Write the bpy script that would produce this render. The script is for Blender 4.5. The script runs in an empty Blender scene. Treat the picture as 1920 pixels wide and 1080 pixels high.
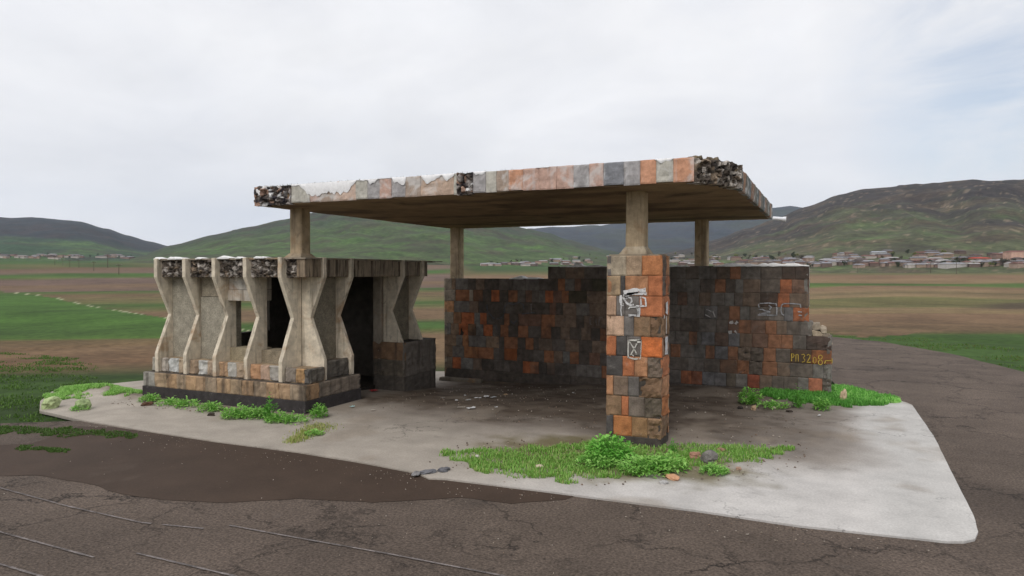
import bpy, bmesh, math, random
from mathutils import Vector, noise, geometry
R = math.radians
rnd = random.Random(7)
sc = bpy.context.scene
COL = sc.collection

# ------------------------------------------------------------------ camera
# world axes: +x runs along the shelter's long side, +y runs away behind it
EYE = 2.4
YAW, PITCH, FPX = R(24.77), R(1.226), 1291.0
cam_d = bpy.data.cameras.new('camera'); cam = bpy.data.objects.new('camera', cam_d); COL.objects.link(cam)
cam.location = (0, 0, EYE); cam.rotation_euler = (R(90) - PITCH, 0, YAW)
cam_d.sensor_width = 36; cam_d.lens = FPX / 1920 * 36; cam_d.clip_start = 0.1; cam_d.clip_end = 30000
sc.camera = cam

# ------------------------------------------------------------------ light and exposure
SUN_EL, SUN_AZ = R(46), R(176)      # azimuth clockwise from +y
sun_d = bpy.data.lights.new('sun', 'SUN'); sun = bpy.data.objects.new('sun', sun_d); COL.objects.link(sun)
sun_d.energy = 1.35; sun_d.angle = R(30); sun_d.color = (1, .96, .9)
sd = Vector((math.sin(SUN_AZ) * math.cos(SUN_EL), math.cos(SUN_AZ) * math.cos(SUN_EL), math.sin(SUN_EL)))
sun.rotation_euler = sd.to_track_quat('Z', 'Y').to_euler()
sc.view_settings.view_transform = 'Standard'; sc.view_settings.look = 'None'
sc.view_settings.exposure = .16; sc.view_settings.gamma = 1


def S(r, g, b, k=1.0):                # sRGB 0-255 to linear
    f = lambda c: (c / 255 / 12.92) if c / 255 <= .04045 else ((c / 255 + .055) / 1.055) ** 2.4
    return (f(r) * k, f(g) * k, f(b) * k)


class NT:                             # small node helper
    def __init__(s, tree): s.t = tree; tree.nodes.clear()
    def n(s, typ, **kw):
        nd = s.t.nodes.new(typ)
        for k, v in kw.items():
            if k == 'inp':
                for a, b in v.items():
                    nd.inputs[a].default_value = b
            else: setattr(nd, k, v)
        return nd
    def l(s, a, b): s.t.links.new(a, b)
    def noise(s, vec, scale, detail=4, rough=.55, dist=0):
        nd = s.n('ShaderNodeTexNoise'); nd.inputs['Scale'].default_value = scale
        nd.inputs['Detail'].default_value = detail; nd.inputs['Roughness'].default_value = rough
        nd.inputs['Distortion'].default_value = dist
        if vec is not None: s.l(vec, nd.inputs['Vector'])
        return nd.outputs['Fac']
    def ramp(s, fac, stops, interp='LINEAR'):
        nd = s.n('ShaderNodeValToRGB'); cr = nd.color_ramp; cr.interpolation = interp
        while len(cr.elements) < len(stops): cr.elements.new(.5)
        for e, (p, c) in zip(cr.elements, stops):
            e.position = p; e.color = (c, c, c, 1) if isinstance(c, (int, float)) else (*c, 1)
        s.l(fac, nd.inputs['Fac']); return nd.outputs['Color']
    def math(s, op, a, b=None, clamp=False):
        nd = s.n('ShaderNodeMath', operation=op, use_clamp=clamp)
        for i, x in enumerate((a, b)):
            if x is None: continue
            if isinstance(x, (int, float)): nd.inputs[i].default_value = x
            else: s.l(x, nd.inputs[i])
        return nd.outputs[0]
    def mix(s, fac, a, b, mode='MIX'):
        nd = s.n('ShaderNodeMix', data_type='RGBA', blend_type=mode)
        for i, x in ((0, fac), (6, a), (7, b)):
            if isinstance(x, (int, float)): nd.inputs[i].default_value = x if i == 0 else (x, x, x, 1)
            elif isinstance(x, tuple): nd.inputs[i].default_value = (*x[:3], 1)
            else: s.l(x, nd.inputs[i])
        return nd.outputs[2]
    def scalevec(s, vec, sx, sy, sz):
        nd = s.n('ShaderNodeMapping'); nd.inputs['Scale'].default_value = (sx, sy, sz); s.l(vec, nd.inputs['Vector'])
        return nd.outputs['Vector']


# ------------------------------------------------------------------ sky: clouds over a clear sky
world = bpy.data.worlds.new('World'); sc.world = world; world.use_nodes = True
w = NT(world.node_tree)
geo = w.n('ShaderNodeTexCoord').outputs['Generated']
sky = w.n('ShaderNodeTexSky', sky_type='NISHITA', sun_disc=False)
sky.sun_elevation = SUN_EL; sky.sun_rotation = SUN_AZ
bg1 = w.n('ShaderNodeBackground'); bg1.inputs['Strength'].default_value = .11; w.l(sky.outputs[0], bg1.inputs['Color'])
vs = w.scalevec(geo, 1, 1, 2.4)
n1 = w.noise(vs, 1.6, 6, .55, .3)
n2 = w.noise(vs, 4.0, 6, .6, .5)
cl = w.ramp(n1, [(.30, S(212, 215, 223)), (.45, S(228, 229, 233)), (.60, S(238, 238, 240)), (.78, S(224, 226, 232))])
cl = w.mix(.7, cl, w.mix(1.0, cl, w.ramp(n2, [(.3, .91), (.7, 1.04)]), 'MULTIPLY'))
bg2 = w.n('ShaderNodeBackground'); bg2.inputs['Strength'].default_value = 1.06; w.l(cl, bg2.inputs['Color'])
# a hole in the clouds toward the upper right of the view
def dirpx(x, y):
    a = (x - 960) / FPX; b = (540 - y) / FPX
    Y = math.cos(PITCH) + b * math.sin(PITCH); Z = b * math.cos(PITCH) - math.sin(PITCH)
    c, s = math.cos(YAW), math.sin(YAW)
    return Vector((c * a - s * Y, s * a + c * Y, Z))
hole = dirpx(2030, 60).normalized()
dp = w.n('ShaderNodeVectorMath', operation='DOT_PRODUCT'); w.l(geo, dp.inputs[0]); dp.inputs[1].default_value = hole
hm = w.ramp(dp.outputs['Value'], [(.965, 0.0), (.995, 1.0)])
hm = w.math('MULTIPLY', hm, w.ramp(n2, [(.38, 0.1), (.62, 1.0)]))
hm = w.math('MULTIPLY', hm, .6)
mx = w.n('ShaderNodeMixShader'); w.l(hm, mx.inputs[0]); w.l(bg2.outputs[0], mx.inputs[1]); w.l(bg1.outputs[0], mx.inputs[2])
wo = w.n('ShaderNodeOutputWorld'); w.l(mx.outputs[0], wo.inputs['Surface'])


# ------------------------------------------------------------------ general helpers
def tag(o, label=None, cat=None, group=None, kind=None):
    if label: o['label'] = label
    if cat: o['category'] = cat
    if group: o['group'] = group
    if kind: o['kind'] = kind
    return o


def empty(name, loc, label, cat, group=None):
    o = bpy.data.objects.new(name, None); COL.objects.link(o); o.location = loc; o.empty_display_size = .2
    return tag(o, label, cat, group)


class MB:
    def __init__(s): s.v = []; s.f = []; s.c = []
    def vert(s, p, c=(.5, .5, .5)): s.v.append(tuple(p)); s.c.append(c); return len(s.v) - 1
    def face(s, *i): s.f.append(tuple(i))
    def box(s, x0, x1, y0, y1, z0, z1, c=(.5, .5, .5), jit=0):
        b = len(s.v)
        for z in (z0, z1):
            for x, y in ((x0, y0), (x1, y0), (x1, y1), (x0, y1)):
                s.vert((x + rnd.uniform(-jit, jit), y + rnd.uniform(-jit, jit), z + rnd.uniform(-jit, jit)), c)
        for q in ((3, 2, 1, 0), (4, 5, 6, 7), (0, 1, 5, 4), (1, 2, 6, 5), (2, 3, 7, 6), (3, 0, 4, 7)):
            s.face(*(b + i for i in q))
    def prism(s, poly, z0, z1, c=(.5, .5, .5)):       # poly CCW in xy
        b = len(s.v); n = len(poly)
        for z in (z0, z1):
            for x, y in poly: s.vert((x, y, z), c)
        s.face(*(b + i for i in reversed(range(n)))); s.face(*(b + n + i for i in range(n)))
        for i in range(n):
            j = (i + 1) % n; s.face(b + i, b + j, b + n + j, b + n + i)
    def extr(s, pts, d, c=(.5, .5, .5)):              # closed 3-D outline swept by vector d
        b = len(s.v); n = len(pts); d = Vector(d)
        for p in pts: s.vert(p, c)
        for p in pts: s.vert(Vector(p) + d, c)
        s.face(*(b + i for i in range(n))); s.face(*(b + n + i for i in reversed(range(n))))
        for i in range(n):
            j = (i + 1) % n; s.face(b + j, b + i, b + n + i, b + n + j)
    def grid(s, nx, ny, fn):                          # fn(i, j) -> (pos, colour)
        b = len(s.v)
        for j in range(ny + 1):
            for i in range(nx + 1):
                p, c = fn(i, j); s.vert(p, c)
        for j in range(ny):
            for i in range(nx):
                a = b + j * (nx + 1) + i
                s.face(a, a + 1, a + nx + 2, a + nx + 1)
    def block(s, o, du, dz, n, wd, h, depth, col, rough=.004, N=4, edge=.010, gap=.003, var=.08):
        """dressed stone: a face with rounded arrises and its own small relief"""
        o, du, dz, n = Vector(o), Vector(du), Vector(dz), Vector(n)
        b = len(s.v); sd_ = Vector((rnd.uniform(0, 99), rnd.uniform(0, 99), rnd.uniform(0, 99)))
        ps = [0, .07] + [(.07 + .86 * k / (N - 2)) for k in range(1, N - 2)] + [.93, 1]
        off = rnd.uniform(-.005, .004); M = len(ps)
        for t in ps:
            for q in ps:
                bd = (q in (0, 1)) or (t in (0, 1))
                nz = noise.fractal(Vector((q * wd, t * h, 0)) * 9 + sd_, 1, 2, 3)
                out = off + rough * nz * 1.6 - (edge if bd else 0)
                qq = q * wd; tt = t * h
                qq = min(max(qq, gap + rough * .25 * nz), wd - gap - rough * .25 * nz)
                tt = min(max(tt, gap - rough * .2 * nz), h - gap + rough * .2 * nz)
                k = 1 + var * nz
                s.vert(o + du * qq + dz * tt + n * out, tuple(max(0, x * k) for x in col))
        for j in range(M - 1):
            for i in range(M - 1):
                a = b + j * M + i; s.face(a, a + 1, a + M + 1, a + M)
        ring = [b + i for i in range(M)] + [b + j * M + M - 1 for j in range(1, M)] + \
               [b + (M - 1) * M + i for i in range(M - 2, -1, -1)] + [b + j * M for j in range(M - 2, 0, -1)]
        back = [s.vert(Vector(s.v[i]) - n * depth, s.c[i]) for i in ring]
        for i in range(len(ring)):
            j = (i + 1) % len(ring); s.face(ring[j], ring[i], back[i], back[j])
    def build(s, name, mat, parent=None, smooth=False, bevel=0):
        me = bpy.data.meshes.new(name); me.from_pydata(s.v, [], s.f); me.update()
        at = me.color_attributes.new('Col', 'FLOAT_COLOR', 'POINT')
        flat = []
        for c in s.c: flat += [c[0], c[1], c[2], 1.0]
        at.data.foreach_set('color', flat)
        if smooth: me.polygons.foreach_set('use_smooth', [True] * len(me.polygons))
        me.materials.append(mat)
        o = bpy.data.objects.new(name, me); COL.objects.link(o)
        if parent: put(o, parent)
        if bevel:
            m = o.modifiers.new('Bevel', 'BEVEL'); m.width = bevel; m.segments = 2; m.limit_method = 'ANGLE'
        return o


def put(o, parent):                   # parent, keeping the mesh where it was modelled (world space)
    o.parent = parent
    p = parent
    loc = Vector((0, 0, 0))
    while p: loc += Vector(p.location); p = p.parent
    o.location = Vector(o.location) - loc


def smooth(a, b, x):
    t = min(1, max(0, (x - a) / (b - a))); return t * t * (3 - 2 * t)


def lerp(a, b, t): return tuple(x + (y - x) * t for x, y in zip(a, b))


def onV(x, y, v): d = dirpx(x, y); t = v / d.y; return Vector((d.x * t, v, d.z * t + EYE))
def onU(x, y, u): d = dirpx(x, y); t = u / d.x; return Vector((u, d.y * t, d.z * t + EYE))
def onZ(x, y, z=0): d = dirpx(x, y); t = (z - EYE) / d.z; return Vector((d.x * t, d.y * t, z))
def topx(p):
    x, y, z = p; z -= EYE
    c, s = math.cos(YAW), math.sin(YAW)
    X = c * x + s * y; Y = -s * x + c * y
    dd = Y * math.cos(PITCH) - z * math.sin(PITCH); up = Y * math.sin(PITCH) + z * math.cos(PITCH)
    return 960 + X / dd * FPX, 540 - up / dd * FPX


# ------------------------------------------------------------------ materials
def attr_mat(name, scale=10, lo=.75, hi=1.2, fine=90, flo=.85, fhi=1.12, bump=.3, bscale=None, rough=.9,
             streak=None, stain=None, cracks=None, worn=None, dist=.01):
    m = bpy.data.materials.new(name); m.use_nodes = True
    t = NT(m.node_tree)
    obj = t.n('ShaderNodeTexCoord').outputs['Object']
    geo = t.n('ShaderNodeNewGeometry').outputs['Position']
    c = t.n('ShaderNodeAttribute', attribute_name='Col').outputs['Color']
    a = t.noise(geo, scale, 6, .6); b = t.noise(geo, fine, 3, .6)
    c = t.mix(1, c, t.ramp(a, [(.28, lo), (.72, hi)]), 'MULTIPLY')
    c = t.mix(1, c, t.ramp(b, [(.3, flo), (.7, fhi)]), 'MULTIPLY')
    if streak:                        # rain runs: noise squeezed along z; (strength colour, freq, threshold)
        col, fr, th, amt = streak
        sn = t.noise(t.scalevec(geo, fr, fr, fr * .07), 1, 5, .6)
        c = t.mix(t.math('MULTIPLY', t.ramp(sn, [(th, 0.0), (th + .16, 1.0)]), amt), c, col)
    if stain:                         # blotches
        for col, fr, th, amt in stain:
            sn = t.noise(geo, fr, 7, .62, .6)
            c = t.mix(t.math('MULTIPLY', t.ramp(sn, [(th, 0.0), (th + .12, 1.0)]), amt), c, col)
    h = t.math('ADD', a, t.math('MULTIPLY', b, .6))
    if cracks:
        for fr, wd, amt in cracks:
            wv = t.n('ShaderNodeVectorMath', operation='MULTIPLY_ADD')
            nz = t.n('ShaderNodeTexNoise'); nz.inputs['Scale'].default_value = fr * 3; nz.inputs['Detail'].default_value = 7
            nz.inputs['Roughness'].default_value = .65
            t.l(geo, nz.inputs['Vector']); t.l(nz.outputs['Color'], wv.inputs[0])
            wv.inputs[1].default_value = (.75 / fr,) * 3; t.l(geo, wv.inputs[2])
            vo = t.n('ShaderNodeTexVoronoi', feature='DISTANCE_TO_EDGE'); vo.inputs['Scale'].default_value = fr
            t.l(wv.outputs[0], vo.inputs['Vector'])
            gate = t.ramp(t.noise(geo, fr * 1.3, 3), [(.42, 0.0), (.52, 1.0)])
            k = t.math('MULTIPLY', t.ramp(vo.outputs['Distance'], [(0, 1.0), (wd * fr, 0.0)]), gate)
            c = t.mix(t.math('MULTIPLY', k, amt), c, (.012, .01, .009))
    p = t.n('ShaderNodeBsdfPrincipled'); p.inputs['Roughness'].default_value = rough
    p.inputs['Specular IOR Level'].default_value = .2
    t.l(c, p.inputs['Base Color'])
    if bump:
        bp = t.n('ShaderNodeBump'); bp.inputs['Strength'].default_value = bump; bp.inputs['Distance'].default_value = dist
        if bscale: h = t.math('ADD', t.noise(geo, bscale, 5, .65), t.math('MULTIPLY', a, .4))
        t.l(h, bp.inputs['Height']); t.l(bp.outputs[0], p.inputs['Normal'])
    o = t.n('ShaderNodeOutputMaterial'); t.l(p.outputs[0], o.inputs[0])
    if worn:                          # paint flaked off in spots
        t.l(t.ramp(t.noise(geo, worn[0], 4, .6), [(worn[1], 0.0), (worn[1] + .12, 1.0)]), p.inputs['Alpha'])
    return m


def leaf_mat(name):
    m = bpy.data.materials.new(name); m.use_nodes = True; t = NT(m.node_tree)
    c = t.n('ShaderNodeAttribute', attribute_name='Col').outputs['Color']
    d = t.n('ShaderNodeBsdfPrincipled'); d.inputs['Roughness'].default_value = .55; d.inputs['Specular IOR Level'].default_value = .3
    tr = t.n('ShaderNodeBsdfTranslucent'); t.l(c, d.inputs['Base Color']); t.l(c, tr.inputs['Color'])
    mx = t.n('ShaderNodeMixShader'); mx.inputs[0].default_value = .3
    t.l(d.outputs[0], mx.inputs[1]); t.l(tr.outputs[0], mx.inputs[2])
    o = t.n('ShaderNodeOutputMaterial'); t.l(mx.outputs[0], o.inputs[0]); return m


M = {}
M['tuff'] = attr_mat('tuff', 9, .66, 1.28, 90, .74, 1.2, .7, None, .95, stain=[((.05, .045, .04), 2.4, .56, .5), ((.42, .39, .35), 5, .64, .35), ((.03, .026, .024), 14, .68, .5)], streak=((.07, .06, .05), 6, .56, .4), dist=.008)
M['plinth'] = attr_mat('plinth', 10, .72, 1.2, 110, .82, 1.14, .5, None, .95, streak=((.05, .042, .036), 5, .5, .75), stain=[((.05, .045, .04), 2.2, .56, .5), ((.4, .38, .36), 6, .68, .35)], dist=.006)
M['sooty_tuff'] = attr_mat('sooty_tuff', 9, .6, 1.3, 100, .8, 1.15, .5, None, .95,
                           stain=[((.055, .048, .042), 1.2, .50, .5), ((.22, .2, .18), 5, .60, .45), ((.045, .04, .036), 5, .60, .4)], streak=((.05, .045, .04), 6, .54, .4), dist=.006)
M['concrete'] = attr_mat('concrete', 7, .72, 1.2, 120, .85, 1.1, .45, 45, .92,
                         streak=(S(92, 80, 68), 9, .53, .65), stain=[(S(156, 116, 74), 2.2, .55, .5), (S(80, 72, 64), 5, .60, .55), (S(206, 200, 190), 4, .62, .35)], dist=.006)
M['pebbledash'] = attr_mat('pebbledash', 6, .68, 1.22, 60, .6, 1.3, .9, 70, .95, stain=[(S(70, 64, 55), 5, .60, .5)], dist=.012)
M['streaked'] = attr_mat('streaked', 8, .75, 1.15, 120, .85, 1.1, .4, None, .92,
                         streak=((.035, .028, .022), 15, .46, .85), dist=.006)
M['soffit'] = attr_mat('soffit', 3, .7, 1.25, 60, .85, 1.1, .4, 30, .95,
                       stain=[((.02, .016, .012), 1.3, .60, .6), (S(150, 120, 80), 2.3, .64, .25)], dist=.008)
M['fascia'] = attr_mat('fascia', 16, .75, 1.2, 110, .85, 1.12, .4, None, .9, streak=((.7, .7, .71), 9, .56, .45), stain=[((.64, .63, .62), 3.5, .52, .6), ((.1, .09, .085), 9, .68, .5)], dist=.006)
M['rubble'] = attr_mat('rubble', 22, .4, 1.5, 90, .7, 1.25, .8, None, .95, dist=.015)
M['limewash'] = attr_mat('limewash', 20, .85, 1.05, 90, .9, 1.05, .5, None, .85, dist=.01)
M['asphalt'] = attr_mat('asphalt', .9, .76, 1.24, 42, .5, 1.5, .7, 34, .9,
                        stain=[((.045, .04, .036), .5, .60, .4), ((.17, .155, .145), 1.3, .66, .3), ((.03, .026, .024), 2.6, .70, .5)],
                        cracks=[(.26, .05, .9), (.75, .03, .7)], dist=.02)
M['mud'] = attr_mat('mud', 1.2, .88, 1.1, 50, .86, 1.12, .25, 30, .8, stain=[(S(92, 80, 70), .8, .60, .5), (S(104, 94, 86), 9, .70, .5)], dist=.006)
M['pad'] = attr_mat('pad', 1.8, .84, 1.12, 45, .86, 1.1, .4, 40, .9,
                    stain=[((.14, .12, .105), 1.7, .62, .4), ((.1, .085, .07), 6, .66, .4), ((.2, .18, .16), 22, .66, .45)], cracks=[(.22, .022, .7)], dist=.01)
M['field'] = attr_mat('field', .35, .72, 1.3, 3.0, .75, 1.25, 0, None, 1.0)
M['hill'] = attr_mat('hill', .02, .62, 1.4, .11, .6, 1.42, 0, None, 1.0, stain=[(S(58, 50, 47), .010, .50, .6), (S(150, 134, 114), .045, .66, .35), (S(46, 50, 36), .05, .60, .4)])
M['paint'] = attr_mat('paint', 25, .7, 1.1, 120, .7, 1.1, .2, None, .8, worn=(34, .31))
M['fresh_paint'] = attr_mat('fresh_paint', 25, .7, 1.1, 120, .7, 1.1, .2, None, .8, worn=(40, .26))
M['line'] = attr_mat('line', 8, .6, 1.1, 60, .6, 1.2, .2, None, .9, worn=(7, .27))
M['leaf'] = leaf_mat('leaf')
M['stone'] = attr_mat('stone', 14, .65, 1.25, 90, .8, 1.15, .6, None, .95, dist=.01)
M['plastic'] = attr_mat('plastic', 20, .9, 1.05, 90, .95, 1.03, .1, None, .4)
M['house'] = attr_mat('house', .3, .8, 1.15, 2, .85, 1.1, 0, None, .9)
M['wood'] = attr_mat('wood', 5, .75, 1.2, 60, .85, 1.1, 0, None, .9)
M['metal'] = attr_mat('metal', 8, .85, 1.1, 90, .9, 1.05, .1, None, .45)

# ------------------------------------------------------------------ ground height
def dip(u, v):
    return -.28 * smooth(10.3, 15, v) * smooth(-1.5, -8.5, u) * (1 - smooth(19, 27, v))


def endslope(xp):                     # how far the plain climbs, by bearing (tangent at its far edge)
    return .0195 + (.0060 - .0195) * smooth(700, 1500, xp)


def plain_z(xp, r):
    t = max(0, r - 45)
    return endslope(xp) * t * t / (t + 220)


def bearing_px(u, v):                 # horizontal pixel of a bearing, clamped to a little outside the frame
    c, s = math.cos(YAW), math.sin(YAW)
    X = c * u + s * v; Y = -s * u + c * v
    a = math.atan2(X, Y); a = max(-1.0, min(1.0, a))
    return 960 + math.tan(a) * FPX, a


def ground_z(u, v):
    xp, a = bearing_px(u, v)
    return dip(u, v) + plain_z(xp, math.hypot(u, v))


# ------------------------------------------------------------------ the plain: one sheet of fields
GR = S(58, 82, 34); GRB = S(66, 96, 38); GRD = S(46, 64, 27); BR = S(104, 84, 62); BRP = S(100, 82, 72)
OL = S(92, 90, 54); TAN = S(124, 104, 76); BRL = S(116, 92, 70); DK = S(62, 58, 40)
LEFT = [(484, GRD), (487, GR), (492, GR), (498, OL), (500, GR), (503, BR), (512, BRP), (514, GR), (519, GRB), (521, OL), (523, BRP), (534, BRP), (536, BR), (546, BRP),
        (548, GR), (553, OL), (556, BR), (568, OL), (572, GR), (580, OL), (586, BR), (604, BR), (612, GR), (622, GR), (636, BR), (680, BR), (694, S(84, 74, 48)), (704, GRD), (720, GR), (760, GRD), (1100, GRD)]
LEFTG = [(545, BR), (550, GR), (560, GRB), (600, GRB), (622, GR), (634, S(70, 96, 38)), (637, S(92, 78, 52)), (652, BR), (680, S(104, 80, 58)), (694, S(84, 74, 48)), (706, GRD), (722, GR), (760, GRD), (1100, GRD)]
RIGHT = [(490, GRD), (503, GR), (507, S(58, 76, 40)), (513, OL), (518, BRL), (529, TAN), (531, GR), (536, S(76, 98, 44)), (539, BRL), (548, TAN), (551, S(96, 84, 58)), (558, TAN), (561, OL),
         (572, S(100, 94, 58)), (576, OL), (580, TAN), (588, S(112, 96, 66)), (590, BRL), (613, BR), (622, S(98, 80, 58)), (628, S(86, 78, 48)), (632, GR), (700, GR), (760, GRD), (1100, GRD)]


def band(tab, y):
    if y <= tab[0][0]: return tab[0][1]
    for (a, ca), (b, cb) in zip(tab, tab[1:]):
        if y <= b: return lerp(ca, cb, (y - a) / (b - a))
    return tab[-1][1]


def field_col(u, v, z):
    xp, a = bearing_px(u, v)
    r = math.hypot(u, v)
    if abs(a) >= .95: return GR if r < 60 else OL
    _, y = topx((u, v, z))
    wob = noise.fractal(Vector((u * .02, v * .02, 3)), 1, 2, 4)
    y += wob * (1.2 + .04 * max(0, y - 500)) + (min(xp, 850) - 150) * .012 * (1 - smooth(850, 900, xp))
    x = xp + 12 * noise.noise(Vector((math.log(r) * 4, a * 5, 9)))
    L = band(LEFT, y)
    py = 550 + (x - 35) * .175          # the pale track divides meadow from plough
    if y > py - 1: L = band(LEFTG, max(y, 549))
    elif y > py - 2.2 and noise.noise(Vector((u * .3, v * .3, 1))) > -.15 and y > 548: L = S(150, 150, 120)
    Rr = band(RIGHT, y + (6 * math.sin(x * .012) if y < 575 and y > 535 else 0) * .5)
    Rr = lerp(Rr, S(62, 50, 42), .8 * smooth(1770, 1900, x) * smooth(566, 571, y - (1900 - x) * .04) * (1 - smooth(579, 584, y)))
    if 622 < y < 690 and x > 1560 and y < 628 + (x - 1560) * .14 and noise.noise(Vector((u * .25, v * .25, 5))) > .3: Rr = BR
    c = lerp(L, Rr, smooth(825, 900, x))
    k = 1 + .16 * noise.fractal(Vector((math.log(r + 1) * 45 + .6 * a * 10, a * 2.5, 2)), 1, 2, 3) + .22 * noise.fractal(Vector((u * .15 / (1 + r * .01), v * .15 / (1 + r * .01), 1)), 1, 2, 4)
    return tuple(q * k for q in c)


def polar_sheet(name, azs, rs, zfn, cfn, mat):
    b = MB()
    c, s = math.cos(YAW), math.sin(YAW)
    def fn(i, j):
        a, r = azs[i], rs[j]
        X, Y = r * math.sin(a), r * math.cos(a)
        u, v = c * X - s * Y, s * X + c * Y
        z = zfn(u, v, a, r); return (u, v, z), cfn(u, v, z, a, r)
    b.grid(len(azs) - 1, len(rs) - 1, fn)
    return b.build(name, mat, smooth=True)


azs = [-math.pi + i * (math.pi - .72) / 14 for i in range(14)] + [-.72 + 1.44 * i / 420 for i in range(421)] + [.72 + (i + 1) * (math.pi - .72) / 14 for i in range(14)]
rs = [.3, 2, 4, 6]
y = 1000.0
while y > 514:                          # rings that close up with distance
    rs.append(EYE * FPX / (y - 511.5)); y -= 1.6 if y < 720 else 8
rs = sorted(set(rs)); rr = rs[-1]
while rr < 1250: rr *= 1.014; rs.append(rr)
while rr < 8000: rr *= 1.15; rs.append(rr)


def zplain(u, v, a, r): return ground_z(u, v) - (.05 if r < 30 else 0)
g = polar_sheet('ground', azs, rs, zplain, lambda u, v, z, a, r: field_col(u, v, z), M['field'])
tag(g, kind='structure')

# ------------------------------------------------------------------ hills
def interp(tab, x):
    if x <= tab[0][0]: return tab[0][1]
    for (a, ya), (b, yb) in zip(tab, tab[1:]):
        if x <= b:
            t = (x - a) / (b - a); t = t * t * (3 - 2 * t) * .5 + t * .5
            return ya + (yb - ya) * t
    return tab[-1][1]


HILLS = {}
def hill_fn(prof, rf, Rr, power, rough, seed, back):
    def h(a, r):
        xp = 960 + math.tan(a) * FPX
        yy = interp(prof, xp)
        tan_e = -dirpx(xp, yy).z / -math.hypot(dirpx(xp, yy).x, dirpx(xp, yy).y)
        wig = 1 + .12 * noise.noise(Vector((a * 6, seed, 0)))
        RR = Rr * wig; H = EYE + RR * tan_e
        zb = plain_z(xp, rf) - 1.5
        t = (r - rf) / (RR - rf)
        if t < 0: return zb - 60 * -t, t
        if t <= 1:
            S_ = t ** power
            n_ = noise.fractal(Vector((a * Rr * .006, r * .006, seed)), 1, 2.1, 5)
            rid = noise.fractal(Vector((a * 14 + r * .0007, r * .0006, seed + 4)), .9, 2.2, 4)
            z = zb + max(0, H - zb) * (S_ + (rough * n_ + rough * 1.3 * rid) * math.sin(math.pi * t) ** .8 * (.25 + .75 * t) ) + 3 * n_ * t
            lim = EYE + r * tan_e * (.80 + .2 * t)
            return min(z, max(lim, zb + (H - zb) * S_)), t
        n_ = noise.fractal(Vector((a * Rr * .006, r * .006, seed)), 1, 2.1, 5)
        return H + 3 * n_ * max(0, 1 - (t - 1) * 5) - (H - zb) * min(1.2, (t - 1) / back), t
    return h


def hill(name, prof, rf, Rr, power, rough, seed, cfn, x0, x1, na, nr, back=1.2):
    h = hill_fn(prof, rf, Rr, power, rough, seed, back); HILLS[name] = (h, x0, x1, rf, Rr * 1.1)
    A = [math.atan((x0 + (x1 - x0) * i / na - 960) / FPX) for i in range(na + 1)]
    Q = [rf * .97 + (Rr * 1.5 - rf) * (j / nr) ** 1.25 for j in range(nr + 1)]
    def zf(u, v, a, r): return h(a, r)[0]
    def cf(u, v, z, a, r): return cfn(u, v, z, a, r, h(a, r)[1])
    o = polar_sheet(name, A, Q, zf, cf, M['hill']); tag(o, kind='structure'); return o


def fr(u, v, k, s, o=5): return noise.fractal(Vector((u * k, v * k, s)), .9, 2.1, o)


def col_left(u, v, z, a, r, t):  # upper slopes tinted slightly blue: distance haze put into the colour
    n_ = fr(u, v, .0022, 1); c = lerp(S(52, 74, 50), S(42, 47, 50), smooth(.16, .34, t + .10 * n_))
    c = lerp(c, S(60, 50, 48), .5 * smooth(.1, .5, fr(u, v, .006, 4)))
    return lerp(c, S(74, 96, 52), .8 * smooth(.05, .4, fr(u, v, .003, 8)) * (1 - smooth(.2, .4, t)))


def col_mid(u, v, z, a, r, t):
    n_ = fr(u, v, .006, 2); c = lerp(S(70, 86, 50), S(58, 70, 48), smooth(.3, .8, t + .2 * n_))
    c = lerp(c, S(72, 62, 52), .55 * smooth(.05, .4, fr(u, v, .01, 7)))
    c = lerp(c, S(56, 50, 46), .6 * smooth(.15, .45, fr(u, v, .02, 12)) * smooth(.3, .9, t))
    return lerp(c, S(76, 104, 50), .6 * smooth(.1, .4, fr(u, v, .012, 9)) * (1 - smooth(.25, .6, t)))


def col_far(u, v, z, a, r, t):  # blue-grey tone paints some of the distance haze into the mountain's colour
    return lerp(S(46, 52, 60), S(56, 62, 56), smooth(-.2, .4, fr(u, v, .002, 3)))


def col_right(u, v, z, a, r, t):
    n_ = fr(u, v, .008, 2); c = lerp(S(80, 84, 60), S(56, 52, 49), smooth(.22, .68, t + .34 * n_))
    c = lerp(c, S(88, 76, 62), .65 * smooth(.05, .35, fr(u, v, .014, 7)))
    c = lerp(c, S(50, 44, 44), .7 * smooth(.0, .35, fr(u, v, .009, 12)) * smooth(.35, .7, t))
    c = lerp(c, S(140, 124, 104), .5 * smooth(.4, .6, fr(u, v, .08, 15)))
    return lerp(c, S(82, 102, 58), .5 * smooth(.08, .4, fr(u, v, .012, 9)) * (1 - smooth(.3, .7, t)))


hill('far_mountain', [(700, 455), (860, 440), (960, 430), (1060, 424), (1130, 421), (1200, 415), (1300, 404), (1400, 394), (1440, 388), (1480, 386), (1520, 391), (1600, 410), (1750, 440), (1900, 460)],
     2900, 5600, .8, .08, 31, col_far, 700, 1900, 200, 50)
hill('distant_hill', [(-500, 430), (-300, 408), (-100, 402), (0, 406), (60, 407), (150, 415), (200, 428), (240, 441), (280, 452), (320, 462), (380, 478), (440, 490), (520, 500)],
     1700, 4200, .95, .10, 5, col_left, -500, 520, 220, 70)
hill('green_hill', [(150, 494), (230, 487), (270, 477), (320, 460), (400, 440), (470, 425), (530, 412), (600, 396), (680, 385), (760, 384), (850, 396), (930, 414), (991, 429), (1027, 436), (1066, 449), (1100, 459), (1140, 469), (1200, 483), (1280, 498)],
     950, 2300, 1.0, .08, 12, col_mid, 150, 1280, 330, 110)
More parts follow.
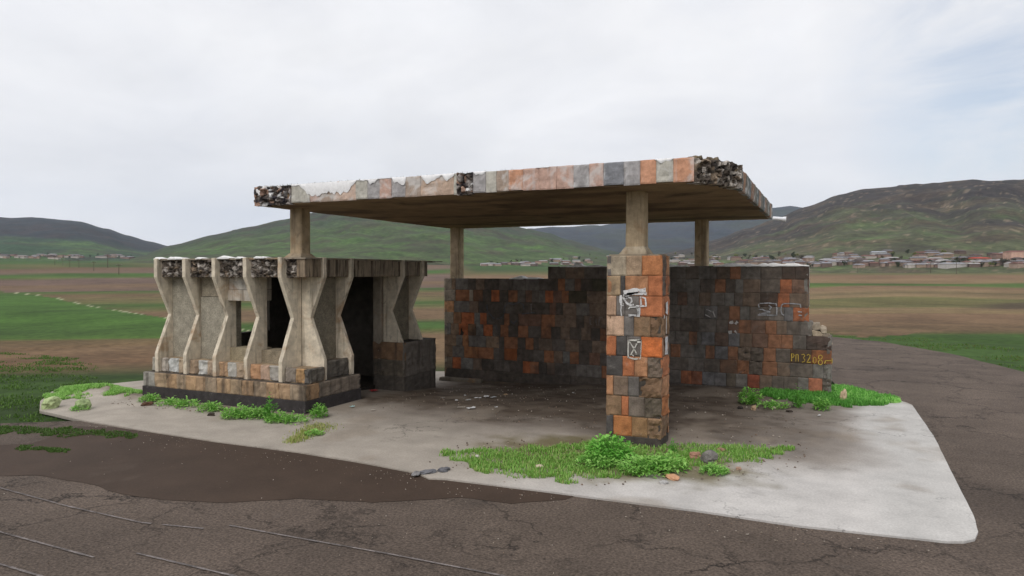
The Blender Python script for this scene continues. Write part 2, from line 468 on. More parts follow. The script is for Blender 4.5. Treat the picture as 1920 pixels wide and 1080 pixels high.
hill('stony_hill', [(1040, 502), (1120, 494), (1200, 482), (1280, 468), (1340, 450), (1400, 428), (1447, 411), (1509, 387), (1576, 364), (1619, 354), (1663, 351), (1710, 345), (1788, 339), (1823, 336), (1855, 339), (1920, 336), (2050, 330), (2250, 350), (2500, 400)],
     640, 1900, 1.12, .075, 21, col_right, 1040, 2500, 420, 140)


def terrain_hit(x, y):                  # walk along a line of sight to where it meets the land
    d = dirpx(x, y); hl = math.hypot(d.x, d.y); a = math.atan((x - 960) / FPX)
    r = 60.0
    while r < 6000:
        z = EYE + d.z / hl * r
        zt = plain_z(x, r)
        for h, x0, x1, rf, re in HILLS.values():
            if x0 < x < x1 and rf < r < re: zt = max(zt, h(a, r)[0])
        if zt >= z: return Vector((d.x / hl * r, d.y / hl * r, zt))
        r *= 1.004
    return None


# ------------------------------------------------------------------ road
def sheet(name, outline, zoff, step, mat, cfn, zfn=dip, skirt=0, edge_jit=0):
    pts = []
    n = len(outline)
    for i in range(n):
        a, b = Vector(outline[i]), Vector(outline[(i + 1) % n]); k = max(1, int((b - a).length / step))
        for j in range(k):
            p = a.lerp(b, j / k)
            if edge_jit and j: p = p + Vector((noise.noise(Vector((p.x * 2.2, p.y * 2.2, 1))), noise.noise(Vector((p.x * 2.2, p.y * 2.2, 7))))) * edge_jit
            pts.append(p)
    nb = len(pts); edges = [(i, (i + 1) % nb) for i in range(nb)]
    x0, x1 = min(p.x for p in pts), max(p.x for p in pts); y0, y1 = min(p.y for p in pts), max(p.y for p in pts)
    def inside(q):
        r = False
        for i in range(nb):
            a, b = pts[i], pts[(i + 1) % nb]
            if (a.y > q.y) != (b.y > q.y) and q.x < (b.x - a.x) * (q.y - a.y) / (b.y - a.y) + a.x: r = not r
        return r
    inner = []
    X = x0
    while X < x1:
        Y = y0
        while Y < y1:
            q = Vector((X + rnd.uniform(-.2, .2) * step, Y + rnd.uniform(-.2, .2) * step))
            if inside(q): inner.append(q)
            Y += step
        X += step
    vs_, es_, fs_, *_ = geometry.delaunay_2d_cdt(pts + inner, edges, [], 1, 1e-5)
    b = MB()
    for p in vs_:
        b.vert((p.x, p.y, zfn(p.x, p.y) + zoff), cfn(p.x, p.y))
    for f in fs_: b.face(*f)
    if skirt:
        lo = [b.vert((p.x, p.y, zfn(p.x, p.y) + zoff - skirt), tuple(c * .6 for c in cfn(p.x, p.y))) for p in pts]
        for i in range(nb):
            j = (i + 1) % nb; b.face(j, i, lo[i], lo[j])
    return b.build(name, mat)


RD = S(92, 81, 73); MUD = S(70, 57, 48)
def road_col(u, v):
    n_ = fr(u, v, .8, 3)
    c = RD
    k2 = .8 + .25 * fr(u * .4, v, .6, 8) + .2
    c = tuple(q * k2 for q in c)
    return lerp(c, S(104, 92, 82), .3 * smooth(0, .4, fr(u, v, .25, 5)))


road = sheet('road', [(-80, -8), (60, -8), (60, -1), (24, 4), (12, 10), (7, 15.2), (4.3, 20.4), (3.3, 24.1), (1.6, 27.4), (.1, 28.6), (-4, 30.5), (-14, 34), (-14, 31), (-5, 26.5), (-1, 22),
                      (-.05, 17.8), (.3, 15.3), (.6, 13), (.6, 8), (-3, 7.6), (-10.4, 7.6), (-11.3, 7.0), (-12.4, 6.3), (-16, 5.9), (-80, 5.7)], .004, .45, M['asphalt'], road_col, edge_jit=.12)
tag(road, kind='structure')


def ribbon(b, pts, wd, nrm, c, jit=.15, step=.05):
    """a painted stroke: a thin strip following pts on the surface with normal nrm"""
    nrm = Vector(nrm); q = []
    for a, e in zip(pts, pts[1:]):
        a, e = Vector(a), Vector(e); k = max(1, int((e - a).length / step))
        q += [a.lerp(e, i / k) for i in range(k)]
    q.append(Vector(pts[-1])); L, Rg = [], []
    for i, p in enumerate(q):
        d = (q[min(i + 1, len(q) - 1)] - q[max(i - 1, 0)]).normalized(); s_ = d.cross(nrm)
        ww = wd * (1 + rnd.uniform(-jit, jit)) / 2
        L.append(b.vert(p + s_ * ww, c)); Rg.append(b.vert(p - s_ * ww, c))
    for i in range(len(q) - 1): b.face(L[i], L[i + 1], Rg[i + 1], Rg[i])


mudp = [onZ(*p).xy for p in ((-300, 835), (-60, 838), (60, 832), (150, 800), (230, 804), (320, 812), (400, 826), (500, 840), (620, 858), (780, 884), (900, 902), (1000, 916), (1080, 930), (1060, 938), (960, 946), (860, 934), (700, 944), (560, 936), (420, 944), (300, 938),
        (230, 928), (150, 905), (60, 892), (-60, 895), (-300, 905))]
mud = sheet('dirt_patch', [Vector(p) for p in mudp], .0085, .10, M['mud'], lambda u, v: tuple(q * (1 + .12 * fr(u, v, .6, 4) + .1 * fr(u, v, 3, 9)) for q in MUD), edge_jit=.05)
tag(mud, kind='structure')
LC = S(138, 130, 127)
for nm, pts in (('far', [(-14, 4.7), (-8.4, 4.53), (-7.08, 4.46), (-5.97, 4.46), (-5.3, 4.6)]), ('far2', [(-5.15, 4.76), (-4.34, 4.79), (-3.4, 4.84), (-2.0, 4.87)]),
                ('near', [(-11, 3.8), (-6.93, 3.75), (-5.6, 3.74)]), ('near2', [(-5.35, 3.95), (-4.3, 3.97), (-3.2, 3.98)]), ('near3', [(-8.5, 3.36), (-6.15, 3.33), (-5.0, 3.33)])):
    b = MB()
    P = [Vector((*p, .0125)) for p in pts]
    for a, e in zip(P, P[1:]):
        L_ = (e - a).length; k = max(1, int(L_ / .11))
        for i in range(k):
            if rnd.random() < .03: continue
            kc = rnd.uniform(.6, 1.15); ribbon(b, [a.lerp(e, i / k), a.lerp(e, (i + .97) / k)], .022, (0, 0, 1), tuple(x * kc for x in LC), .3, .04)
    tag(b.build('road_line', M['line']), kind='structure')

# ------------------------------------------------------------------ concrete apron
PAD = [(-12.4, 7.35), (-11.0, 7.16), (-9.4, 7.08), (-7.9, 7.04), (-6.4, 7.08), (-5.3, 7.02), (-4.46, 6.93), (-4.2, 6.80), (-4.0, 6.86), (-2.94, 6.92), (-1.22, 7.0), (-.23, 6.98), (.65, 7.08), (.95, 7.11), (1.1, 7.17), (1.2, 7.28),
       (1.26, 7.5), (1.3, 7.95), (1.4, 11.7), (1.37, 14.25), (1.3, 14.5), (1.2, 14.65), (.82, 15.1), (.4, 15.6), (.06, 16.1), (-1, 16.4), (-9, 16.4), (-12.3, 14.5), (-13.5, 11), (-14.2, 9.4), (-14.1, 8.6), (-13.3, 7.9)]
def pad_col(u, v):
    n_ = fr(u, v, .9, 3); m_ = fr(u, v * 2.5, .7, 11); f_ = fr(u, v, 3.5, 6)
    c = lerp(S(172, 163, 152), S(200, 196, 192), smooth(-4.5, -1.5, u + .5 * n_ - (v - 7) * .35))
    c = lerp(c, S(198, 195, 191), smooth(.3, .8, u + .2 * n_))
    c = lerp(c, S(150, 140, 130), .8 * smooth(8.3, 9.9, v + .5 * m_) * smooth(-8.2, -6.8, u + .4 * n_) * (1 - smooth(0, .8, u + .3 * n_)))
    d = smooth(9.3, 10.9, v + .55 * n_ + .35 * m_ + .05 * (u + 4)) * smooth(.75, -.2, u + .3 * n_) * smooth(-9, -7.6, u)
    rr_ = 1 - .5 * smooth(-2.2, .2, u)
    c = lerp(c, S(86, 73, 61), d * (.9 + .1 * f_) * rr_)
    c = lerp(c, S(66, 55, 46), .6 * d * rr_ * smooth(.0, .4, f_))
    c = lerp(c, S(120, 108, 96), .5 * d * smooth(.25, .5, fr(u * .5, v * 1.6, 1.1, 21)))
    # earth round the pillar's grass and along the kiosk
    e = 1 - smooth(.6, 1.0, math.hypot((u + 2.5) / 2.0, (v - 8.6) / 1.25) + .25 * n_ + .2 * f_)
    c = lerp(c, S(118, 108, 74), .85 * e)
    e = (1 - smooth(.0, .35, 9.0 - v + .2 * f_)) * (v < 9.3) * (u < -7.8)
    c = lerp(c, S(96, 84, 66), .7 * e)
    c = lerp(c, S(150, 138, 124), .5 * smooth(.22, .5, fr(u * 1.4, v, .6, 41))); return tuple(max(0, .93 * q * (1 + .08 * f_)) for q in c)


def pad_z(u, v):
    m = (.13 + .06 * fr(u, v, 2, 5)) * math.exp(-((u + 13.1) / .9) ** 2 - ((v - 8.95) / .3) ** 2)
    return dip(u, v) + m + .004 * fr(u, v, 1.2, 2)


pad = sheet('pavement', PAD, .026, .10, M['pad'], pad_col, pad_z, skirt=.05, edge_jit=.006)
tag(pad, kind='structure')

# ------------------------------------------------------------------ stone pillar
OR = S(176, 112, 78); OT = S(174, 128, 96); TN = S(160, 138, 112); BG = S(172, 158, 138); GY = S(118, 112, 108); DG = S(84, 80, 78)
PK = S(196, 164, 140); BN = S(138, 112, 88); BRR = S(120, 96, 76); ROWH = .278
PU0, PU1, PV0, PV1, PZ = -2.834, -2.057, 9.296, 9.797, 2.643
PR = [[(.36, BG), (.64, S(172, 148, 124)), (1, S(180, 122, 84))],
      [(.26, TN), (.34, DG), (.75, OT), (1, OR)],
      [(.18, S(182, 150, 126)), (.34, GY), (.6, GY), (1, OR)],
      [(.32, PK), (.5, GY), (.8, BN), (1, BRR, 1)],
      [(.18, OR), (.37, DG), (.63, S(104, 98, 94)), (1, S(196, 112, 66))],
      [(.3, DG), (.51, OR), (.75, OT), (1, S(112, 98, 86), 1)],
      [(.13, OT), (.4, S(124, 106, 92)), (.6, S(110, 104, 100)), (1, BRR, 1)],
      [(.28, BN), (.41, OR), (.7, S(120, 108, 98)), (1, S(104, 94, 82), 1)],
      [(.13, DG), (.47, S(176, 118, 76)), (.75, S(150, 118, 86)), (1, BN, 1)]]
PS = [[(.55, DG), (1, OT)], [(.5, DG), (1, OR)], [(1, OR)], [(1, BN)], [(1, S(150, 120, 100))], [(1, OR)], [(1, OT)], [(1, S(176, 112, 70))], [(1, BRR)]]
pil = empty('stone_pillar', ((PU0 + PU1) / 2, (PV0 + PV1) / 2, 0), 'square pillar of orange and grey tuff blocks standing alone in the grass, white graffiti on its front', 'pillar')
b = MB(); X3, Y3, Z3 = (1, 0, 0), (0, 1, 0), (0, 0, 1)
b.box(PU0 + .02, PU1 - .02, PV0 + .02, PV1 - .02, -.05, PZ - .006, S(80, 74, 68))
pw, pd = PU1 - PU0, PV1 - PV0
for k in range(9):
    z0 = PZ - ROWH * (k + 1); t0 = 0
    for e in PR[k]:
        ro = .036 if len(e) > 2 and e[2] else .008
        b.block((PU0 + t0 * pw, PV0, z0), X3, Z3, (0, -1, 0), (e[0] - t0) * pw, ROWH, .05, e[1], ro, 8 if ro > .01 else 6, .008, .002); t0 = e[0]
    t0 = 0
    for e in PS[k]:
        b.block((PU1, PV0 + .022 + t0 * (pd - .022), z0), Y3, Z3, (1, 0, 0), (e[0] - t0) * (pd - .022), ROWH, .05, lerp(e[1], BRR, .3), .016, 7, .012, .002); t0 = e[0]
    t0 = 0
    for e in (.45, 1):
        b.block((PU0, PV1 - t0 * pd, z0), (0, -1, 0), Z3, (-1, 0, 0), (e - t0) * pd, ROWH, .05, rnd.choice((OT, TN, GY, BN)), .008, 5, .012)
        b.block((PU1 - t0 * pw, PV1, z0), (-1, 0, 0), Z3, (0, 1, 0), (e - t0) * pw, ROWH, .05, rnd.choice((OT, TN, GY, BN)), .005, 4, .012); t0 = e
b.build('shaft', M['tuff'], pil)
b = MB(); b.box(PU0 + .004, PU1 - .004, PV0 + .004, PV1 - .004, -.06, PZ - 9 * ROWH - .002, S(78, 72, 68), .006); b.build('base', M['tuff'], pil, bevel=.012)
b = MB()
b.prism([(PU0 + .03, PV0 + .03), (PU1 - .03, PV0 + .03), (PU1 - .03, PV1 - .03), (PU0 + .03, PV1 - .03)], PZ - .004, PZ + .02, S(150, 138, 120))
# mortar fillet at the foot of the post
pc = [(-2.68, 9.36), (-2.27, 9.36), (-2.27, 9.74), (-2.68, 9.74)]; ti = [(-2.60, 9.42), (-2.34, 9.42), (-2.34, 9.68), (-2.60, 9.68)]
i0 = [b.vert((*p, PZ + .02), S(160, 146, 126)) for p in pc]; i1 = [b.vert((*p, PZ + .13), S(186, 172, 150)) for p in ti]
for i in range(4): j = (i + 1) % 4; b.face(i0[i], i0[j], i1[j], i1[i])
b.build('mortar_cap', M['concrete'], pil)


def strokes(name, parent, surf, lines, wd, col, nrm, off, jit=.25, mat='paint'):
    b = MB()
    for ln in lines:
        ww = wd
        if isinstance(ln[0], (int, float)): ww = ln[0]; ln = ln[1:]
        kc = rnd.uniform(.8, 1.05); ribbon(b, [surf(*p) + Vector(nrm) * off for p in ln], ww, nrm, tuple(c * kc for c in col), jit, .03)
    return b.build(name, M[mat], parent)


Zp = lambda ox, oy, k: (lambda x, y: (ox + x / k, oy + y / k))
zp = Zp(1120, 470, 5.4); fp = lambda x, y: onV(*zp(x, y), PV0)
WH = S(226, 224, 224)
strokes('graffiti', pil, fp, [
    (0.0675, (270, 432), (380, 408), (492, 402)), (0.0405, (300, 440), (400, 432), (500, 436)), (0.0351, (242, 450), (238, 500), (245, 545), (268, 545)), (0.0270, (262, 470), (300, 530), (340, 552), (372, 545)),
    (0.0216, (300, 468), (345, 480), (352, 512), (330, 540)), (0.0216, (280, 500), (310, 470), (290, 460)), (0.0243, (455, 470), (488, 482), (496, 560), (392, 560)), (0.0243, (440, 462), (445, 555)), (0.0162, (245, 560), (240, 600), (248, 662)),
    (0.0189, (318, 590), (330, 572), (410, 570)), (0.0297, (318, 655), (360, 652), (424, 662), (428, 575)), (0.0135, (400, 570), (416, 620), (414, 655)), (0.0270, (265, 452), (310, 448), (350, 440))], .02, WH, (0, -1, 0), .012)
strokes('painted_cross', pil, fp, [
    (.022, (318, 906), (446, 906)), (.022, (318, 900), (314, 1000), (316, 1085)), (.010, (448, 906), (444, 1000), (440, 1085)), (.022, (316, 1080), (380, 1096), (440, 1092)), (.05, (405, 915), (446, 912)),
    (.018, (328, 920), (350, 955), (380, 1000), (400, 1050)), (.018, (402, 940), (380, 985), (338, 1055)), (.010, (350, 1050), (372, 1068))], .014, S(216, 212, 204), (0, -1, 0), .012)
sp = lambda x, y: onU(*zp(x, y), PU1)
strokes('white_smear', pil, sp, [(.12, (694, 520), (696, 580), (692, 640)), (.04, (670, 650), (668, 690)), (.03, (690, 660), (688, 840)), (.16, (690, 870), (690, 960), (688, 1050))], .1, WH, (1, 0, 0), .014)

# ------------------------------------------------------------------ back wall
WV, WZ = 14.796, 2.554
D1 = S(126, 119, 112); D2 = S(114, 105, 97); BK = S(98, 89, 81); SL = S(124, 124, 126); DB = S(134, 114, 98); OB = S(162, 112, 82); OO = S(186, 112, 74); RB = S(130, 100, 84); TB = S(152, 128, 106); BE = S(162, 150, 134); GG = S(132, 128, 122)
ROWS = [
 [(1060, D2), (1095, DB), (1140, D2), (1180, D1), (1220, D2), (1258, D1), (1285, D1), (1310, D2), (1330, GG), (1343, D1), (1368, S(104, 90, 78)), (1388, OB), (1425, D1), (1465, D2), (1490, S(84, 68, 60)), (1516, S(80, 66, 60))],
 [(847, BE), (854, TB), (877, D1), (892, BK), (908, DB), (935, BK), (962, D2), (985, D1), (1010, D1), (1032, D2), (1046, BK), (1059, OB), (1077, D1), (1089, RB), (1110, BK), (1136, S(84, 80, 66)), (1200, D2), (1258, D1), (1285, D1), (1312, GG), (1340, D2), (1360, OB), (1378, BK), (1393, GG), (1425, DB), (1462, D2), (1484, OO), (1516, RB)],
 [(854, BE), (880, OB), (887, BE), (905, S(132, 96, 74)), (921, BK), (936, OO), (953, BK), (970, OB), (985, D2), (997, RB), (1010, D2), (1022, D1), (1037, OO), (1053, RB), (1066, OB), (1100, S(88, 80, 66)), (1136, DB), (1200, D2), (1270, D1), (1288, RB), (1310, D1), (1332, DB), (1358, D1), (1376, GG), (1392, D2), (1425, DB), (1458, S(88, 70, 60)), (1480, OO), (1516, DB)],
 [(851, S(200, 150, 110)), (880, D1), (897, DB), (920, BK), (945, BK), (962, D2), (985, BK), (1008, BK), (1030, BK), (1042, RB), (1055, BK), (1080, DB), (1105, D1), (1136, DB), (1200, D2), (1275, D1), (1320, D1), (1345, S(124, 122, 120)), (1367, D2), (1387, OB), (1405, GG), (1440, D2), (1470, D1), (1487, SL), (1517, OO)],
 [(850, BE), (865, S(150, 112, 84)), (889, OO), (900, GG), (912, OO), (945, BK), (955, OB), (972, BK), (990, RB), (1015, RB), (1040, OB), (1060, DB), (1080, DB), (1095, BK), (1115, DB), (1136, DB), (1200, DB), (1275, D2), (1310, BK), (1343, D1), (1365, D2), (1385, S(130, 100, 84)), (1407, OB), (1435, RB), (1456, OB), (1475, DB), (1500, D2), (1523, D1)],
 [(845, GG), (860, TB), (877, OO, 1), (892, S(124, 96, 74), 1), (906, GG), (923, OO, 1), (938, D2), (953, OB), (971, BK), (990, OB), (1014, D2), (1033, OB), (1051, BK), (1068, DB), (1090, BK), (1108, DB), (1125, BK), (1136, OB), (1200, D2), (1265, D1), (1292, D1), (1307, OB), (1315, GG), (1340, SL), (1366, S(112, 90, 78)), (1387, SL), (1410, S(124, 104, 88)), (1440, RB), (1465, OB), (1487, OB), (1512, D1), (1560, S(88, 74, 68), 1)],
 [(855, TB), (867, D1), (878, S(172, 122, 86)), (895, D1), (911, D1), (935, TB), (945, D2), (970, OB), (985, BK), (1000, OB), (1010, BK), (1035, DB), (1060, D2), (1085, DB), (1110, BK), (1136, DB), (1200, D2), (1258, DB), (1276, OB), (1303, D1), (1323, GG), (1340, OB), (1365, SL), (1384, OB), (1408, S(128, 112, 98), 1), (1432, BK, 1), (1455, OB), (1482, D2), (1522, S(104, 78, 60)), (1560, S(160, 100, 62))],
 [(848, TB), (870, D1), (896, S(168, 116, 80)), (925, OB), (945, D2), (969, S(158, 96, 60)), (1000, BK), (1020, D2), (1038, OB), (1055, DB), (1068, GG), (1085, OB), (1105, BK), (1125, RB), (1160, D2), (1230, DB), (1290, D2), (1320, D1), (1350, D2), (1383, S(130, 96, 74)), (1405, S(156, 104, 72), 1), (1430, BK, 1), (1458, OB), (1482, DB), (1525, D2), (1545, GG), (1560, GG, 1)],
 [(848, S(140, 126, 110)), (864, OO), (887, GG), (903, DB), (925, BK), (955, D2), (980, BK), (994, OO), (1010, OB), (1025, BK), (1040, DB), (1080, D2), (1128, D1), (1150, OB), (1230, D2), (1277, D1), (1297, OO), (1317, S(150, 92, 66)), (1340, SL), (1362, SL), (1380, S(106, 98, 86)), (1402, GG), (1425, S(158, 80, 56)), (1448, DB), (1470, D2), (1497, D2), (1517, GG), (1543, S(188, 120, 92)), (1560, D2, 1)],
 [(880, S(94, 87, 80)), (930, BK), (1000, S(90, 82, 74)), (1070, BK), (1136, BK), (1230, D2), (1300, BK), (1360, BK), (1420, BK), (1480, D2), (1530, BK), (1560, BK)]]
wall = empty('stone_wall', (-4.3, WV + .25, -.3), 'long sooty back wall of orange, brown and black tuff blocks with a broken stepped right end', 'wall')
xu = lambda x: onV(x, 600, WV).x
b = MB()
UL, UM, UR, UE = xu(833), xu(1027), xu(1515.5), xu(1560)
for k, row in enumerate(ROWS):
    z1 = WZ - ROWH * k; z0 = z1 - ROWH
    if k == 9: z0 = -.42
    p = xu(1027) if k == 0 else UL
    ur = UR if k < 4 else (xu(1523) if k == 4 else UE)
    b.box(p + .012, ur - .012, WV + .02, WV + .48, z0, z1 - (.004 if k in (0, 1, 4, 5) else 0), S(60, 55, 50))
    for e in row:
        q = xu(e[0]); rough = .022 if len(e) > 2 else .007
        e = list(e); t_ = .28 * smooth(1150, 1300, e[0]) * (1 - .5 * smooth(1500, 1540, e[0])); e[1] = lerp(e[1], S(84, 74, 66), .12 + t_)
        if q - p > .5 and k < 9:
            m = p + (q - p) * rnd.uniform(.4, .6)
            b.block((p, WV, z0), X3, Z3, (0, -1, 0), m - p, ROWH, .06, e[1], rough, 5, .007, .0015); p = m
        b.block((p, WV, z0), X3, Z3, (0, -1, 0), q - p, z1 - z0, .06, e[1], rough, 7 if rough > .01 else 5, .007, .0015); p = q
    b.block((ur, WV + .0, z0), Y3, Z3, (1, 0, 0), .26, z1 - z0, .06, rnd.choice((D1, DB, GG)), .012, 5, .014)
    b.block((ur, WV + .26, z0), Y3, Z3, (1, 0, 0), .24, z1 - z0, .06, rnd.choice((D1, DB, GG)), .012, 5, .014)
    L0 = xu(1027) if k == 0 else UL
    for q in (0, .25): b.block((L0, WV + .25 + q, z0), (0, -1, 0), Z3, (-1, 0, 0), .25, z1 - z0, .06, rnd.choice((BE, TB, GG)) if k else BK, .01, 5, .014)
    p = ur                                                   # back side
    while p > L0 + .15:
        q = max(L0, p - rnd.uniform(.3, .5)); b.block((p, WV + .5, z0), (-1, 0, 0), Z3, (0, 1, 0), p - q, z1 - z0, .06, rnd.choice((TB, OB, GG, BE, DB)), .008, 4, .012); p = q
b.build('masonry', M['sooty_tuff'], wall)
# lime caps: uneven crusts on the wall head
def crust(b, x0, x1, y0, y1, z, h, c, step=.05):
    nx = max(3, int((x1 - x0) / step))
    def fn(i, j):
        q = i / nx; x = x0 + (x1 - x0) * q
        n_ = fr(x, y0, 3, 2, 4); hh = h * min(1, 8 * min(q, 1 - q)) * max(.15, .8 + 1.1 * n_)
        yy = (y0 - .004, y0 - .012, y0 + .01, y0 + (y1 - y0) * .4, y1)[j]
        zz = (z - .012 - .35 * h * max(0, n_), z + hh * .5, z + hh, z + hh * (.9 + .4 * fr(x, yy, 4, 8, 3)), z - .004)[j]
        return (x, yy, zz), c
    b.grid(nx, 4, fn)
wc = S(236, 235, 234)
for a in ((xu(1050), -2.68, .47, WZ, .03), (-2.2, UR + .008, .47, WZ, .045), (xu(1074), xu(1092), .3, WZ, .10), (xu(955), xu(982), .4, WZ - ROWH, .05), (xu(988), xu(1009), .4, WZ - ROWH, .04)):
    b = MB(); crust(b, a[0], a[1], WV - .012, WV + a[2], a[3], a[4], wc); b.build('lime_cap', M['limewash'], wall, smooth=True)
b = MB()
for k in range(4):
    z = WZ - ROWH * k
    ribbon(b, [(UR + .014, WV + .03, z - .01), (UR + .014, WV + .04, z - ROWH + .02)], .06 if k < 3 else .03, (1, 0, 0), wc, .5, .03)
b.build('lime_streak', M['limewash'], wall)


BRK = [S(96, 88, 80), S(120, 110, 100), S(170, 162, 154), S(70, 64, 60), S(136, 120, 104), S(104, 94, 86), S(86, 78, 72), S(176, 168, 160)]
def broken(b, o, du, dz, n, wd, h, depth=.1, amp=.05, pal=BRK):
    """a torn masonry face: deep uneven relief with light and dark lumps"""
    o, du, dz, n = Vector(o), Vector(du), Vector(dz), Vector(n); sd_ = rnd.uniform(0, 90)
    nx, ny = max(4, int(wd / .014)), max(4, int(h / .014)); base = len(b.v); cells = {}
    for j in range(ny + 1):
        for i in range(nx + 1):
            q, t = i / nx * wd, j / ny * h
            P = Vector((q * 13 + sd_, t * 15, 0)); P += Vector((noise.noise(P * .9), noise.noise(P * .9 + Vector((7, 3, 1))), 0)) * .8; dd, pp_ = noise.voronoi(P, distance_metric='DISTANCE', exponent=2.5)
            key = (round(pp_[0].x, 2), round(pp_[0].y, 2))
            if key not in cells: cells[key] = (rnd.choice(pal), rnd.uniform(-.5, .6))
            c, up = cells[key]; gap = min(1, (dd[1] - dd[0]) * 3.5)
            n_ = noise.fractal(P * .8, 1, 2, 4)
            ed = min(1, 6 * min(i / nx, 1 - i / nx) + .3) * min(1, 5 * min(j / ny, 1 - j / ny) + .3)
            out = amp * (up * gap + .7 * n_ + .35 * (gap - 1)) * ed
            k = (.55 + .45 * gap) if gap < .5 else 1; k *= 1 + .35 * n_
            b.vert(o + du * q + dz * (t + .02 * n_ * (j in (0, ny))) + n * out, tuple(max(.004, x * k) for x in c))
    for j in range(ny):
        for i in range(nx):
            a = base + j * (nx + 1) + i; b.face(a, a + 1, a + nx + 2, a + nx + 1)
    M_ = nx + 1
    ring = [base + i for i in range(M_)] + [base + j * M_ + nx for j in range(1, ny + 1)] + [base + ny * M_ + i for i in range(nx - 1, -1, -1)] + [base + j * M_ for j in range(ny - 1, 0, -1)]
    bk = [b.vert(Vector(b.v[i]) - n * depth, b.c[i]) for i in ring]
    for i in range(len(ring)):
        j = (i + 1) % len(ring); b.face(ring[j], ring[i], bk[i], bk[j])


def rock(b, c, r, col, seed, flat=.75, n=2, amp=.35):
    bm = bmesh.new(); bmesh.ops.create_icosphere(bm, subdivisions=n, radius=1)
    base = len(b.v)
    for v in bm.verts:
        d = v.co.normalized(); k = 1 + amp * noise.fractal(d * 1.4 + Vector((seed * 3.1, seed, 0)), 1, 2, 3)
        m_ = max(abs(d.x), abs(d.y), abs(d.z)); k *= .75 + .25 / m_
        p = Vector((d.x * k * r[0], d.y * k * r[1], d.z * k * r[2])) + Vector(c)
        kk = 1 + .25 * noise.noise(d * 2 + Vector((seed, 0, 0)))
        b.vert(p, tuple(q * kk for q in col))
    for f in bm.faces: b.face(*(base + v.index for v in f.verts))
    bm.free()


b = MB(); zs = WZ - 5 * ROWH
for i, (px, py, sx, sz, c) in enumerate(((1530, 612, .15, .10, S(150, 138, 122)), (1544, 618, .13, .09, S(170, 156, 138)), (1534, 627, .20, .12, S(176, 160, 138)), (1549, 634, .18, .12, S(140, 128, 114)), (1527, 637, .2, .11, S(160, 146, 126)), (1551, 643, .14, .08, S(182, 168, 146)))):
    p = onV(px, py, WV + .12)
    for y0 in (WV + .02, WV + .27):
        base = len(b.v); b.box(p.x - sx / 2, p.x + sx / 2, y0, y0 + .2, p.z - sz / 2, p.z + sz / 2, c, .028)
        t_ = rnd.uniform(-.35, .35)
        for k in range(base, len(b.v)):
            x, yv, z = b.v[k]; dx, dz_ = x - p.x, z - p.z
            b.v[k] = (p.x + dx * math.cos(t_) - dz_ * math.sin(t_), yv, p.z + dx * math.sin(t_) + dz_ * math.cos(t_))
b.build('rubble', M['stone'], wall, bevel=.012)
b = MB(); b.box(UL - .06, UL + 1.1, WV - .16, WV - .02, -.32, -.16, S(120, 112, 100), .02); b.box(UL + 1.1, UL + 2.4, WV - .12, WV - .02, -.3, -.2, S(90, 80, 70), .02)
b.build('footing', M['concrete'], wall, bevel=.02)
zq = Zp(1400, 490, 4.0); fw = lambda x, y: onV(*zq(x, y), WV)
YL = S(206, 176, 84); TZ = .016
strokes('painted_number', wall, fw, [
    ((337, 748), (337, 690)), ((337, 692), (352, 694), (356, 706), (350, 718), (338, 720)),                                  # Р
    ((369, 750), (370, 698)), ((370, 698), (386, 698)), ((386, 698), (388, 750)),                                            # П
    ((412, 700), (428, 696), (437, 708), (424, 724), (437, 736), (434, 750), (414, 756)),                                    # 3
    ((452, 706), (464, 696), (476, 706), (472, 724), (452, 758)), ((452, 758), (480, 756)),                                  # 2
    ((508, 716), (520, 726), (521, 750), (510, 766), (498, 754), (500, 728), (508, 716)),                                    # 0
    ((552, 736), (538, 726), (542, 708), (556, 702), (568, 712), (564, 728), (552, 736), (538, 750), (540, 768), (554, 776), (568, 766), (566, 748), (552, 736)),   # 8
    ((584, 768), (592, 744), (640, 745)), ((640, 728), (640, 764))], TZ, YL, (0, -1, 0), .014, .3, 'fresh_paint')
LG = S(178, 178, 182)
strokes('graffiti', wall, fw, [
    ((100, 312), (88, 326), (94, 345)), ((96, 316), (160, 312), (222, 318), (227, 355), (226, 402), (190, 406)), ((92, 362), (120, 360), (140, 372), (178, 376)), ((96, 392), (140, 388), (178, 384)), ((166, 330), (186, 344), (172, 362)),
    ((84, 402), (130, 402), (222, 404)), ((406, 348), (402, 322), (340, 316), (276, 317), (261, 330), (258, 372), (266, 396), (282, 404)), ((384, 378), (414, 380)), ((388, 404), (416, 406))], .022, LG, (0, -1, 0), .013)
z3 = Zp(1250, 490, 4.0)
strokes('graffiti', wall, lambda x, y: onV(*z3(x, y), WV), [(.05, (470, 462), (500, 455)), (.04, (515, 470), (532, 452)), (.05, (475, 520), (478, 545)), (.03, (510, 520), (528, 540)), (.02, (300, 360), (350, 380), (365, 420)), (.015, (290, 400), (330, 420))], .03, S(196, 190, 186), (0, -1, 0), .013, .6)
z1_ = Zp(825, 500, 4.5); FG = S(104, 108, 114)
strokes('graffiti', wall, lambda x, y: onV(*z1_(x, y), WV), [((400, 318), (398, 350), (408, 380)), ((412, 388), (440, 420), (462, 438)), ((428, 400), (450, 440)), ((552, 340), (570, 306), (620, 318), (670, 300), (705, 322), (712, 368)),
    ((548, 330), (542, 390)), ((598, 456), (622, 482), (652, 452)), ((690, 400), (740, 392), (800, 388)), ((480, 440), (520, 430), (545, 400)), ((470, 492), (486, 540))], .018, FG, (0, -1, 0), .013, .5)
z2_ = Zp(980, 490, 4.32)
strokes('graffiti', wall, lambda x, y: onV(*z2_(x, y), WV), [((600, 455), (595, 490), (604, 520)), ((618, 520), (622, 452), (650, 458)), ((560, 452), (546, 455), (548, 510), (562, 512)), ((60, 350), (80, 345)), ((70, 350), (72, 415))], .016, S(150, 140, 136), (0, -1, 0), .013, .4)

